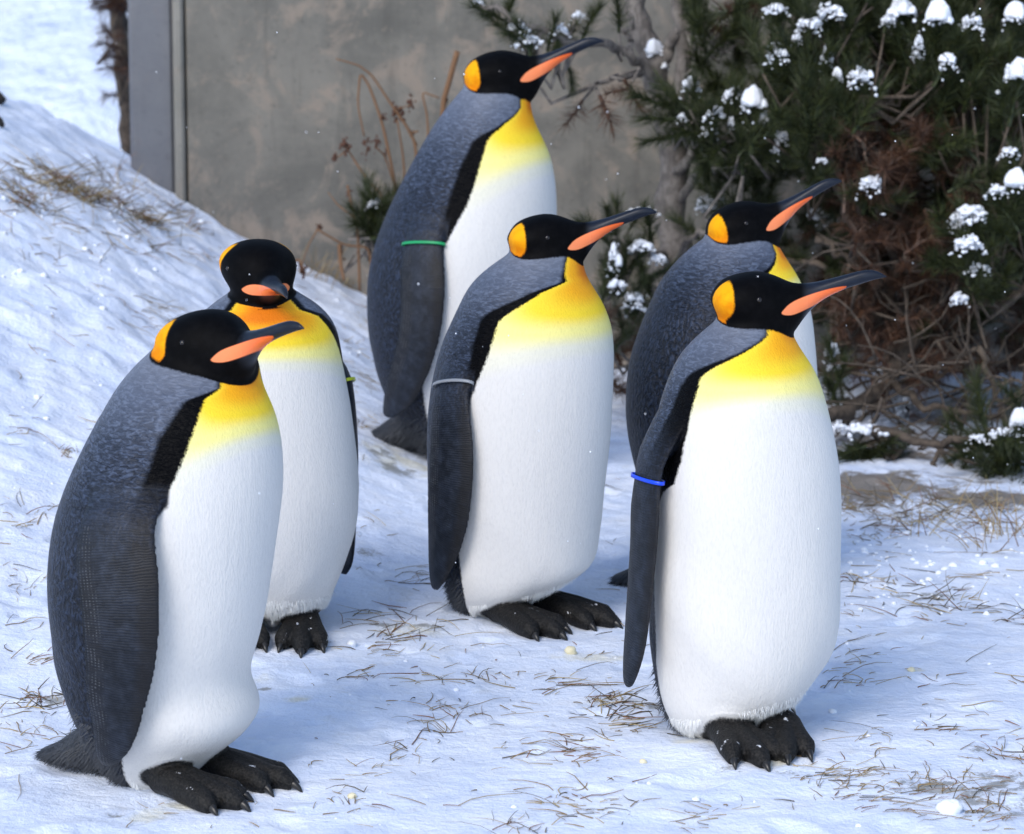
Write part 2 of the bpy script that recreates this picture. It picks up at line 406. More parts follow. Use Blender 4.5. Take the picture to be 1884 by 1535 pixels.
    ecol = m.mix(m.sm(m.math('ADD', m.attr("a_earg"), m.math('MULTIPLY', m.math('SUBTRACT', nm, .5), .9)), .1, .9), (.66, .19, .003), (.84, .38, .006))
    col = m.mix(emask, col, ecol)
    pmask = mask(sd_p, .0012)
    pcol = m.mix(m.sm(m.attr("a_platg"), 0, 1), (.86, .26, .11), (.80, .13, .025))
    col = m.mix(pmask, col, pcol)
    rough = m.math('SUBTRACT', .62, m.math('MULTIPLY', m.math('MULTIPLY', hmask, m.sm(a_b, -.004, .015)), .30))
    rough = m.math('SUBTRACT', rough, m.math('MULTIPLY', pmask, .10)); rough = m.math('SUBTRACT', rough, m.math('MULTIPLY', m.math('SUBTRACT', 1.0, m.math('MAXIMUM', wmask, hmask)), .14))
    # relief
    notback = m.math('MAXIMUM', m.math('MAXIMUM', wmask, fmask), m.math('MAXIMUM', hmask, tmask))
    isback = m.math('SUBTRACT', 1.0, notback)
    b1 = m.bump(fea, m.math('MULTIPLY', m.math('MULTIPLY', isback, m.sm(zr, 1.0, .75, .22, 1.0)), .9), .0065)
    soft = m.math('ADD', strand, m.math('MULTIPLY', m.noise(m.coord("Object", (1, 1, .3)), 55, 3, .6), 1.2))
    b2 = m.bump(soft, m.math('MULTIPLY', m.math('MULTIPLY', wmask, m.math('SUBTRACT', 1.0, hmask)), .42), .0026, b1)
    b3 = m.bump(m.math('ADD', m.math('MULTIPLY', m.math('MULTIPLY', dots, rear), 1.0), m.math('MULTIPLY', rip, .3)), m.math('MULTIPLY', fmask, .5), .0012, b2)
    b4 = m.bump(m.math('ADD', nf, m.math('MULTIPLY', m.voro(c, 210), -1.0)), m.math('MULTIPLY', tmask, .5), .0018, b3)
    m.done(col, rough, b4, Specular_IOR_Level=m.math('SUBTRACT', .24, m.math('MULTIPLY', m.math('MAXIMUM', m.math('MULTIPLY', hmask, m.sm(a_b, .012, -.004)), m.math('MULTIPLY', mask(m.math('SUBTRACT', sd_w, bw), .007, .010), m.math('SUBTRACT', 1.0, m.math('MAXIMUM', wmask, fmask)))), .18)), Sheen_Weight=0.0)
    return m.m
M_PENG = mat_penguin()
def simple(name, col, rough=.5, **kw):
    m = NT(name); return m.done(col, rough, None, **kw)
M_EYE = simple("dark_eye", (.008, .005, .004), .12)
M_CLAW = simple("claw_horn", (.012, .011, .010), .35)
M_DOWN_W = simple("white_down", (.80, .80, .79), .8)
M_DOWN_D = simple("dark_down", (.030, .033, .040), .6)

# head template, side view: metres, from the front right penguin's profile
_k = 1.0 / 1043.0
def T(p): return ((p[0] - 1385) * _k, (555 - p[1]) * _k)
HEAD_RINGS = [(1304, 549, 553, .006), (1308, 535, 569, .030), (1316, 524, 580, .052), (1333, 511, 595, .066), (1350, 505, 602, .0715), (1370, 500, 608, .0715), (1392, 498, 612, .068), (1412, 501, 616, .061), (1432, 508, 622, .051), (1446, 515, 626, .044), (1457, 519, 621, .038),
              (1466, 521, 606, .032), (1478, 520, 586, .0255), (1494, 518.5, 567, .0205), (1515, 514, 549, .0165), (1540, 507.5, 536, .0135), (1562, 501, 527, .0115), (1590, 493.5, 518, .009), (1608, 493.5, 512.5, .0065), (1620, 497, 509.5, .0045), (1632, 506, 508.5, .0012)]
P_HEAD = [T(p) for p in ((1298, 545), (1310, 515), (1342, 490), (1385, 480), (1450, 490), (1500, 500), (1600, 480), (1660, 500), (1620, 535), (1500, 600), (1470, 640), (1455, 630), (1442, 613), (1413, 609), (1372, 604.5), (1342, 598.5), (1320, 588), (1309, 570))]
P_EAR = round_poly([T(p) for p in ((1308, 555), (1311, 535), (1323, 520), (1340, 511), (1349, 522), (1352, 557), (1347, 572), (1336, 582), (1334.5, 591), (1342, 597.5), (1366, 603.6), (1342, 600.5), (1328, 593.5), (1315, 580))], 1)
P_PLATE = round_poly([T(p) for p in ((1437, 570), (1440, 565), (1454, 551), (1491, 537.5), (1526, 527.5), (1555, 522.5), (1559, 525), (1536, 540), (1506, 556), (1475, 569), (1458, 574.5), (1444, 573.5))], 2)
EYE_T = T((1396, 543))

def dense(tab, n, extra=1):
    """resample (t, values...) with monotone t smoothly"""
    tab = np.asarray(tab, float); t = np.linspace(tab[0, 0], tab[-1, 0], n); out = [t]
    for k in range(1, tab.shape[1]):
        v = np.interp(t, tab[:, 0], tab[:, k]); pad = np.pad(v, 3, mode='reflect', reflect_type='odd')
        ker = np.array([1, 3, 6, 7, 6, 3, 1]) / 27.0
        out.append(np.convolve(pad, ker, 'valid'))
    return np.stack(out, 1)

FLIP_LOCAL = {}
def penguin(key, label, px_base, torso, yaw, head, tb, bands, yel, flip=None, flip_from=None, flip_mode='b', feet=(), tail=.24, legband=None, dys=None, dark=None, down=True, band_col=None, head_scale=1.0, left_flip=(-.05, .92), tilt=0.0, flip_top=9.0, twist=(0, 1), ear_shift=0.0, rel_pow=1.0, cranium=1.0):
    base = ground_hit(*px_base); Yc = base[1]; z0 = float(ground_base(base[0], base[1]))
    ps = math.radians(yaw); f = np.array([math.cos(ps), -math.sin(ps), 0]); r = np.array([f[1], -f[0], 0])
    up = np.array([0, 0, 1.0])
    tab = []
    for row in torso:
        a = at(row[1], row[0], Yc); b = at(row[2], row[0], Yc); dd = row[3] if len(row) > 3 else 0.0; rr_ = row[4] if len(row) > 4 else 1.0
        tab.append((-(a[2] + b[2]) / 2, (a[0] + b[0]) / 2, (b[0] - a[0]) / 2, dd, rr_))
    D = dense(tab, 70); zt, cxt, wt, dyt, rht = -D[:, 0], D[:, 1], D[:, 2], D[:, 3], D[:, 4]
    zi = zt[::-1]
    def cx(z): return np.interp(z, zi, cxt[::-1])
    def wd(z): return np.interp(z, zi, wt[::-1])
    def cy(z): return Yc + np.interp(z, zi, dyt[::-1])
    def rho(z): return np.interp(z, zi, rht[::-1])
    ztop, zbot = zt[0], zt[-1]
    mb = MB(); rings = []
    NS = 128; ang = np.linspace(0, 2 * math.pi, NS, endpoint=False)
    zz = list(zip(zt, wt)); wl = wt[-1]
    zz += [(zbot - .010, wl * .90), (zbot - .018, wl * .70), (zbot - .022, wl * .4)]
    zz = [(ztop + .012, wt[0] * .6), (ztop + .007, wt[0] * .85)] + zz
    for z, w_ in zz:
        x0, y0 = float(cx(z)), float(cy(z))
        kq = tilt * float(sstep(zbot + .13, zbot, z)); rings.append([(x0 + w_ * math.cos(q), y0 + w_ * float(rho(z)) * math.sin(q), z + kq * w_ * math.cos(q)) for q in ang])
    mb.loft(rings)
    # head
    hpx, hyaw, hpitch, hs, hdy = head
    O = at(hpx[0], hpx[1], Yc + hdy)
    al, be = math.radians(hyaw), math.radians(hpitch)
    F0 = np.array([math.cos(al), -math.sin(al), 0]); S = np.array([F0[1], -F0[0], 0])
    F = F0 * math.cos(be) + up * math.sin(be); U = -F0 * math.sin(be) + up * math.cos(be)
    hr = dense([(T((q[0], q[1]))[0], T((q[0], q[1]))[1], T((q[0], q[2]))[1], q[3]) for q in HEAD_RINGS], 60)
    U0 = T((1440, 0))[0]
    def fluff(u): return 1 + (cranium - 1) * sstep(U0 + .030, U0 - .030, u)
    def unfluff(u, v, sd):
        u1 = np.where(u < U0, U0 + (u - U0) / cranium, u); k = fluff(u1); return u1, v / k, sd / k
    rings = []
    for u, vt, vb, hw in hr:
        k_ = float(fluff(u)); vt, vb, hw = vt * k_, vb * k_, hw * k_; u = U0 + (u - U0) * cranium if u < U0 else u
        hh = max((vt - vb) / 2, .0012); vc = (vt + vb) / 2; hw = max(hw, .001)
        rings.append([O + hs * (u * F + (vc + hh * math.sin(q)) * U + hw * math.cos(q) * S) for q in np.linspace(0, 2 * math.pi, 28, endpoint=False)])
    mb.loft(rings)
    # flippers, in the bird's own axes: forward a, sideways b, height z
    loc = []
    if flip is not None:
        for (py, xl, xr, q) in flip:
            z = at(xl, py, Yc)[2]
            for _ in range(4):
                cc = np.array([cx(z), cy(z), z]); pts = []
                for px in (xl, xr, (xl + xr) / 2):
                    d = ray(px, py); o = np.array([0, 0, CAM_H])
                    if flip_mode == 'b': tgt = wd(z) * 1.0 + q; s = (tgt - (o - cc) @ r) / (d @ r)
                    else: s = (q - (o - cc) @ f) / (d @ f)
                    pts.append(o + s * d)
                z = pts[2][2]
            cc = np.array([cx(z), cy(z), z])
            if flip_mode == 'b':
                a = (pts[2] - cc) @ f; b = (pts[2] - cc) @ r; wdt = abs((pts[1] - pts[0]) @ f)
            else:
                a = q; b = (pts[2] - cc) @ r
                wdt = abs((pts[1] - pts[0])[0]) / max(.25, abs(f[0])) * .92
            loc.append((z - z0, a, b, wdt))
        FLIP_LOCAL[key] = (loc, float(wd(z0 + .45)))
    else:
        loc, w0 = FLIP_LOCAL[flip_from]; kk = float(wd(z0 + .45)) / w0
        loc = [(z, a, b * kk, w_) for z, a, b, w_ in loc if z < flip_top]
    loc = np.array(sorted(loc, key=lambda q: -q[0]))
    tt = np.linspace(0, 1, len(loc)); ti = np.linspace(0, 1, 26)
    loc = np.stack([np.interp(ti, tt, loc[:, k]) for k in range(4)], 1)
    for k in range(4):
        p = np.pad(loc[:, k], 1, mode='reflect', reflect_type='odd'); loc[:, k] = (p[:-2] + 2 * p[1:-1] + p[2:]) / 4
    loc[:, 2] -= .05 * np.clip(1 - ti / .22, 0, 1)
    flips = []
    for side in (1, -1):
        cen = []; wid = []; th = []
        for i, (z, a, b, w_) in enumerate(loc):
            Zw = z + z0
            if side < 0: a = a + left_flip[0]; b = -b * left_flip[1]
            cen.append(np.array([cx(Zw), cy(Zw), Zw]) + a * f + b * r)
            s = i / 25.0
            wid.append(max(w_ / 2, .004)); th.append(.0135 * (1 - s) + .0045 * s + .002)
        cen = np.array(cen); L = np.concatenate([[0], np.cumsum(np.linalg.norm(np.diff(cen, axis=0), axis=1))])
        phs = [math.asin(max(-.5, min(.5, .8 * loc[i][1] / max(.06, float(wd(loc[i][0] + z0)))))) for i in range(26)]
        def fdir(i, sd, phs=phs): return f * math.cos(phs[i]) - r * sd * math.sin(phs[i])
        rings = []
        for i in range(len(cen)):
            t = cen[min(i + 1, 25)] - cen[max(i - 1, 0)]; t /= np.linalg.norm(t)
            fa_ = fdir(i, side); ac = fa_ - t * (fa_ @ t); ac /= np.linalg.norm(ac); nn = np.cross(t, ac)
            e = 1.0 if i < 25 else .5
            rings.append([cen[i] + e * wid[i] * math.cos(q) * ac + e * th[i] * math.sin(q) * abs(math.sin(q)) ** .5 * nn for q in np.linspace(0, 2 * math.pi, 24, endpoint=False)])
        mb.loft(rings); flips.append((cen, np.array(wid), np.array(th), L, np.array([fdir(i, side) for i in range(26)])))
    # tail
    bt = np.array([cx(zbot), cy(zbot), z0])
    tl = []
    for s, (a, z, w_, h) in zip(range(6), ((-.015, .098, .080, .090), (-.07, .072, .080, .070), (-.115, .052, .070, .050), (-.155, .036, .055, .033), (-.195, .022, .036, .018), (-.240, .012, .013, .007))):
        cc = bt + f * (a * tail / .25) + up * z
        tl.append([cc + r * w_ * math.cos(q) + up * h * math.sin(q) for q in np.linspace(0, 2 * math.pi, 20, endpoint=False)])
    if tail > 0: mb.loft(tl)
    # feet
    toeseg = []; claws = []
    for (fa, fb, turn, Lf) in feet:
        tr = ps + math.radians(turn); ff = np.array([math.cos(tr), -math.sin(tr), 0]); rr = np.array([ff[1], -ff[0], 0])
        ank = bt + f * fa + r * fb
        mb.tube([ank + up * .075 - ff * .03, ank + up * .045 - ff * .005, ank + up * .024 + ff * .03], [.026, .029, .026], 12)
        tips = []
        for k, sp in enumerate((-16, 0, 16)):
            q = math.radians(sp); d = ff * math.cos(q) + rr * math.sin(q); L = Lf * (1.0 if sp == 0 else .86)
            zg = lambda p: float(ground_z(p[0], p[1])) - 0.004
            pts = [ank + d * (L * u) for u in (0, .25, .5, .72, .88, 1.0)]
            hs_ = (.030, .034, .027, .023, .021, .012); rd = (.028, .0265, .0235, .0215, .0195, .0115)
            P = []
            for p, hh, rad in zip(pts, hs_, rd):
                p = p.copy(); p[2] = zg(p) + max(hh, rad * .85); P.append(p)
            mb.tube(P, rd, 12)
            for i in range(5): toeseg.append((P[i], P[i + 1], max(rd[i], rd[i + 1])))
            tips.append(P[3] * .5 + P[4] * .5); e = P[-1]
            claws.append((e, d))
        A = ank.copy(); A[2] = zg(A) + .02
        for i in range(2):
            P0, P1, P2 = A, tips[i], tips[i + 1]
            lo = lambda p: (p[0], p[1], zg(p))
            mb.add([P0 + up * .016, P1 + up * .010, P2 + up * .010, lo(P0), lo(P1), lo(P2)], [(0, 1, 2), (5, 4, 3), (0, 3, 4, 1), (1, 4, 5, 2), (2, 5, 3, 0)])
        toeseg.append((ank + up * .03, ank + up * .03 + ff * .03, .032))
    # unite into one continuous skin
    src = mesh_obj("penguin_source", mb.v, mb.f)
    md = src.modifiers.new("r", 'REMESH'); md.mode = 'VOXEL'; md.voxel_size = .0030; md.adaptivity = 0
    dg = bpy.context.evaluated_depsgraph_get(); ev = src.evaluated_get(dg)
    me = ev.to_mesh()
    nv = len(me.vertices); V = np.empty(nv * 3, np.float32); me.vertices.foreach_get("co", V); V = V.reshape(-1, 3).astype(float)
    E = np.empty(len(me.edges) * 2, np.int32); me.edges.foreach_get("vertices", E); E = E.reshape(-1, 2)
    LV = np.empty(len(me.loops), np.int32); me.loops.foreach_get("vertex_index", LV)
    LS = np.empty(len(me.polygons), np.int32); me.polygons.foreach_get("loop_start", LS)
    LT = np.empty(len(me.polygons), np.int32); me.polygons.foreach_get("loop_total", LT)
    ev.to_mesh_clear(); om = src.data; bpy.data.objects.remove(src); bpy.data.meshes.remove(om)
    quads = LV.reshape(-1, 4) if (LT == 4).all() else None
    # flipper distances first (also steer the smoothing)
    def flip_fields(V):
        best = np.full(len(V), 1.0); uv = np.zeros((len(V), 3)); uv[:, 0] = -1
        for cen, wid, th, L, fd in flips:
            m = (V[:, 2] < cen[0, 2] + .05) & (V[:, 2] > cen[-1, 2] - .05); idx = np.nonzero(m)[0]; P = V[idx]
            bi, btt, D2 = seg_info(P, cen[:-1], cen[1:])
            t = cen[1:] - cen[:-1]; t /= np.linalg.norm(t, axis=1)[:, None]
            ac = fd[:-1] - t * (t * fd[:-1]).sum(1)[:, None]; ac /= np.linalg.norm(ac, axis=1)[:, None]; nn = np.cross(t, ac)
            q = P - (cen[bi] + (btt[:, None]) * (cen[bi + 1] - cen[bi]))
            a = (q * ac[bi]).sum(1); n = (q * nn[bi]).sum(1); e = (q * t[bi]).sum(1)
            wi = wid[bi] * (1 - btt) + wid[bi + 1] * btt; ti_ = th[bi] * (1 - btt) + th[bi + 1] * btt
            prof = ti_ * np.sqrt(np.clip(1 - (a / wi) ** 2, 0.05, 1)) + .004
            sd = np.maximum(np.maximum(np.abs(a) - wi - .005, np.abs(n) - prof - .002), np.abs(e) - .014)
            s = L[bi] + btt * (L[bi + 1] - L[bi])
            k = sd < best[idx]; ks = idx[k]
            best[ks] = sd[k]; uv[ks, 0] = (-a[k]); uv[ks, 1] = s[k]; uv[ks, 2] = wi[k]
        return best, uv
    sdf0, _ = flip_fields(V)
    hl = V - O; hu = hl @ F / hs; hv = hl @ U / hs; hsd = hl @ S / hs
    def foot_field(V):
        out = np.full(len(V), 1.0)
        if toeseg:
            idx = np.nonzero(V[:, 2] < z0 + .16)[0]; P = V[idx]; dd = np.full(len(P), 1.0)
            for a, b, rad in toeseg:
                _, _, D2 = seg_info(P, np.array([a]), np.array([b])); dd = np.minimum(dd, np.sqrt(D2) - rad)
            out[idx] = dd - .004
        return out
    ft0 = foot_field(V)
    wgt = np.ones(nv); wgt[(sdf0 < .012)] = .25; wgt[(hu > .075) & (hv > -.075)] = .15; wgt[ft0 < .006] = .30
    for _ in range(2): wgt = .5 * wgt + .5 * wgt
    cnt = np.bincount(E.ravel(), minlength=nv)[:, None].astype(float)
    for it in range(14):
        acc = np.stack([np.bincount(E[:, 0], V[E[:, 1], k], nv) + np.bincount(E[:, 1], V[E[:, 0], k], nv) for k in range(3)], 1)
        V = V + (acc / cnt - V) * (wgt * (.6 if it < 6 else .6 * (wgt > .9)))[:, None]
    hl = V - O; hu2 = hl @ F / hs; hv2 = hl @ U / hs; hs2 = hl @ S / hs
    e2 = np.sqrt(((hv2 - (np.interp(hu2, hr[:, 0], hr[:, 1]) + np.interp(hu2, hr[:, 0], hr[:, 2])) / 2) / .055) ** 2 + (hs2 / .07) ** 2)
    wn = sstep(.055, .02, hu2) * sstep(.015, -.015, hv2) * sstep(-.19, -.12, hu2) * sstep(2.4, 1.7, e2) * sstep(.02, .05, sdf0)
    for it in range(60):
        acc = np.stack([np.bincount(E[:, 0], V[E[:, 1], k], nv) + np.bincount(E[:, 1], V[E[:, 0], k], nv) for k in range(3)], 1)
        V = V + (acc / cnt - V) * (wn * .65)[:, None]
    # feathers lie in low relief on the back, and the belly is not a perfect loft
    NR = V - np.stack([cx(V[:, 2]), cy(V[:, 2]), V[:, 2]], 1); NR /= np.linalg.norm(NR, axis=1)[:, None] + 1e-9
    aa = np.arctan2(NR[:, 1], NR[:, 0]); q = len(label) * 1.7; zr_ = V[:, 2] - z0; low = sstep(.42, .12, zr_)
    und = .0022 * np.sin(3 * aa + 9 * zr_ + q) * np.sin(15 * zr_ + 2 * q) + low * (.0008 * np.sin(11 * aa + 3 * np.sin(17 * zr_ + q) + q) * np.sin(24 * zr_ + q) ** 2 + .0024 * np.sin(4 * aa + 26 * zr_ + q))
    V = V + NR * (und * np.where((sdf0 > .004) & (ft0 > .01), 1, 0) * sstep(-.03, -.12, hv) * sstep(.0, .03, np.minimum(sdf0, ft0)))[:, None]
    root = empty("king_penguin", (base[0], Yc, z0))
    W = V - np.array(root.location)
    body = mesh_obj("body", W, quads if quads is not None else [tuple(LV[s:s + n]) for s, n in zip(LS, LT)], M_PENG, root)
    # ---- pattern coordinates
    zz_ = V[:, 2]; dx = V[:, 0] - cx(zz_); dy = (V[:, 1] - cy(zz_)) / rho(zz_)
    # the front line of the neck follows the turned head
    zt1, zt0 = at(942, twist[0], Yc)[2], at(942, twist[1], Yc)[2]
    pz = ps + (al - ps) * sstep(zt0, zt1, zz_)
    fa = dx * np.cos(pz) - dy * np.sin(pz); ra = -dx * np.sin(pz) - dy * np.cos(pz)
    th = np.abs(np.degrees(np.arctan2(ra, fa))); R = np.maximum(np.hypot(dx, dy), .02)
    tbz = np.array([(at(942, py, Yc)[2], d) for py, d in tb]); tbz = tbz[np.argsort(tbz[:, 0])]
    TB = np.interp(zz_, tbz[:, 0], tbz[:, 1])
    a_white = np.radians(th - TB) * R
    bz = np.array([(at(942, py, Yc)[2], d) for py, d in bands]); bz = bz[np.argsort(bz[:, 0])]
    a_band = np.interp(zz_, bz[:, 0], bz[:, 1])
    y_top, y_mid, y_edge = (at(942, q, Yc)[2] for q in yel)
    edge = np.clip(th / np.maximum(TB, 5), 0, 1) ** 2.5
    yend = y_mid + (y_edge - y_mid) * edge
    a_yel = np.clip((zz_ - yend) / (y_top - yend) , 0, 1.0) * (1 - .35 * np.clip(th / np.maximum(TB, 5), 0, 1) ** 2)
    sdf, uv = flip_fields(V)
    hl = V - O; hu = hl @ F / hs; hv = hl @ U / hs; hsd = hl @ S / hs
    hu, hv, hsd = unfluff(hu, hv, hsd)
    a_head = poly_sd(hu, hv, P_HEAD); a_head = np.where(np.abs(hsd) > .12, 1.0, a_head)
    a_ear = np.maximum(poly_sd(hu - ear_shift, hv, P_EAR), .026 - np.abs(hsd)); a_ear = np.where(np.abs(hsd) > .12, 1.0, a_ear)
    a_plate = poly_sd(hu, hv, P_PLATE); a_plate = np.where(np.abs(hsd) > .12, 1.0, a_plate)
    ivt = np.interp(hu, hr[:, 0], hr[:, 1]); ivb = np.interp(hu, hr[:, 0], hr[:, 2]); ihw = np.interp(hu, hr[:, 0], hr[:, 3])
    eh = np.sqrt(((hv - (ivt + ivb) / 2) / np.maximum((ivt - ivb) / 2, .004)) ** 2 + (hsd / np.maximum(ihw, .004)) ** 2)
    out = np.where(hu < hr[0, 0] - .004, 1.0, (eh - 1.22) * .06); out = np.where(hu > .085, (eh - 1.5) * .012, out)
    a_head = np.maximum(a_head, out); a_ear = np.maximum(a_ear, np.where(hu < hr[0, 0] - .004, 1.0, (eh - 1.13) * .06)); a_plate = np.maximum(a_plate, np.where(eh > 1.6, 1.0, -1.0))
    a_earg = np.clip((hv - T((0, 590))[1]) / .075, 0, 1); a_platg = np.clip((hu - .05) / .12, 0, 1)
    a_bill = hu - T((1476, 0))[0]
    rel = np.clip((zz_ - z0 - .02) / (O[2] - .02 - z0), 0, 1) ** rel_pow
    ta = fa; a_rump = sstep(.16, .05, zz_ - z0) * sstep(.25, -.35, -(th - 130) / 60) * sstep(0, .03, a_white)
    a_dark = np.zeros(nv)
    if dark:
        for (py, dth, rad, k) in dark:
            zc = at(942, py, Yc)[2]; q = np.hypot((zz_ - zc), np.radians(th - dth) * R); a_dark = np.maximum(a_dark, k * sstep(rad, rad * .3, q))
    for nme, v in (("a_white", a_white), ("a_band", a_band), ("a_yellow", a_yel), ("a_rel", rel), ("a_head", a_head), ("a_ear", a_ear), ("a_plate", a_plate), ("a_bill", a_bill), ("a_flip", sdf), ("a_foot", foot_field(V)),
                   ("a_rump", a_rump), ("a_earg", a_earg), ("a_platg", a_platg), ("a_dark", a_dark)):
        attr(body, nme, v)
    attr(body, "a_fuv", uv, 'FLOAT_VECTOR')
    tag(root, label, "penguin", "king penguins standing on the snow")
    rl = np.array(root.location)
    # eyes
    for s in (1, -1):
        i = np.argmin(np.abs(hr[:, 0] - EYE_T[0])); _, vt, vb, hw = hr[i]; vc, hh = (vt + vb) / 2, (vt - vb) / 2
        sw = hw * math.sqrt(max(0, 1 - ((EYE_T[1] - vc) / hh) ** 2))
        ke = float(fluff(EYE_T[0])); p = O + hs * ((U0 + (EYE_T[0] - U0) * cranium) * F + EYE_T[1] * ke * U + s * (sw * ke - .0040) * S) - rl
        e = MB(); e.loft([[p + .0058 * (math.cos(a) * S + math.sin(a) * (math.cos(b) * F + math.sin(b) * U)) for b in np.linspace(0, 2 * math.pi, 10, endpoint=False)] for a in np.linspace(.15, math.pi - .15, 8)])
        e.build("eye", M_EYE, root)
    for e, d in claws:
        cm = MB(); e = e - rl; n = [e - d * .012 + up * .003, e + d * .004 + up * .002, e + d * .012 - up * .004, e + d * .019 - up * .011]
        cm.tube(n, [.0085, .0075, .0045, .001], 8); cm.build("claw", M_CLAW, root)
    if legband is not None:
        t_, colr = legband[:2]; cen, wid, th_, L, fd = flips[legband[2] if len(legband) > 2 else 0]; i = int(t_ * 25)
        t = cen[i + 1] - cen[i - 1]; t /= np.linalg.norm(t); ac = fd[i] - t * (fd[i] @ t); ac /= np.linalg.norm(ac); nn = np.cross(t, ac)
        g = MB(); M = 28; R_ = []
        for q in np.linspace(0, 2 * math.pi, M, endpoint=False):
            R_.append((cen[i] + (wid[i] + .003) * math.cos(q) * ac + (th_[i] + .0045) * math.sin(q) * nn - rl, math.cos(q) * ac * .0025 + math.sin(q) * nn * .0025))
        v = []; fcs = []
        for p, o_ in R_: v += [p - t * .0032, p - t * .0032 + o_, p + t * .0032 + o_, p + t * .0032]
        for j in range(M):
            for k in range(4): fcs.append((j * 4 + k, j * 4 + (k + 1) % 4, ((j + 1) % M) * 4 + (k + 1) % 4, ((j + 1) % M) * 4 + k))
        g.add(v, fcs); o = g.build("flipper_band", simple("band_plastic_" + key, colr, .35), root)
    # loose down at the belly hem and at the rump
    if down:
        NRM = np.empty(nv * 3, np.float32); body.data.vertices.foreach_get("normal", NRM); NRM = NRM.reshape(-1, 3)
        hem = (ft0 > .012) & (sdf > .01)
        hw_ = hem & (a_white < -.006) & (zz_ < zbot + .045 + tilt * dx) & (NRM[:, 2] < .15)
        hd_ = hem & (a_white > .0) & (zz_ < z0 + .15) & (NRM[:, 2] < .8)
        for msk, mat, nmax, Ln in ((hw_, M_DOWN_W, 6500, .013), (hd_, M_DOWN_D, 3600, .026)):
            wd_, lift = (.0007, .22) if mat is M_DOWN_W else (.0013, .34)
            idx = np.nonzero(msk)[0]
            if len(idx) == 0: continue
            pr = np.clip(1.02 - (zz_[idx] - zz_[idx].min()) / (np.ptp(zz_[idx]) + 1e-6), .02, 1) ** 1.5; idx = rng.choice(idx, nmax, p=pr / pr.sum()); p = W[idx]; n = NRM[idx].astype(float)
            g = np.array([0, 0, -1.0]) - f * (1.1 if mat is M_DOWN_D else 0); g = g[None] - n * (n @ g)[:, None] + np.array([0, 0, -.25])
            g /= np.linalg.norm(g, axis=1)[:, None] + 1e-9
            dvec = g + n * lift + rng.normal(0, .20, (len(idx), 3)); dvec /= np.linalg.norm(dvec, axis=1)[:, None]
            ln = Ln * rng.uniform(.4, 1.2, len(idx))[:, None]; sd_ = np.cross(dvec, n); sd_ /= np.linalg.norm(sd_, axis=1)[:, None] + 1e-9
            v = np.stack([p - n * .0015 - sd_ * wd_, p - n * .0015 + sd_ * wd_, p + dvec * ln], 1).reshape(-1, 3)
            o = mesh_obj("down_feathers", v, np.arange(len(v)).reshape(-1, 3), mat, root, smooth=False); tag(o, kind="stuff")
    return root

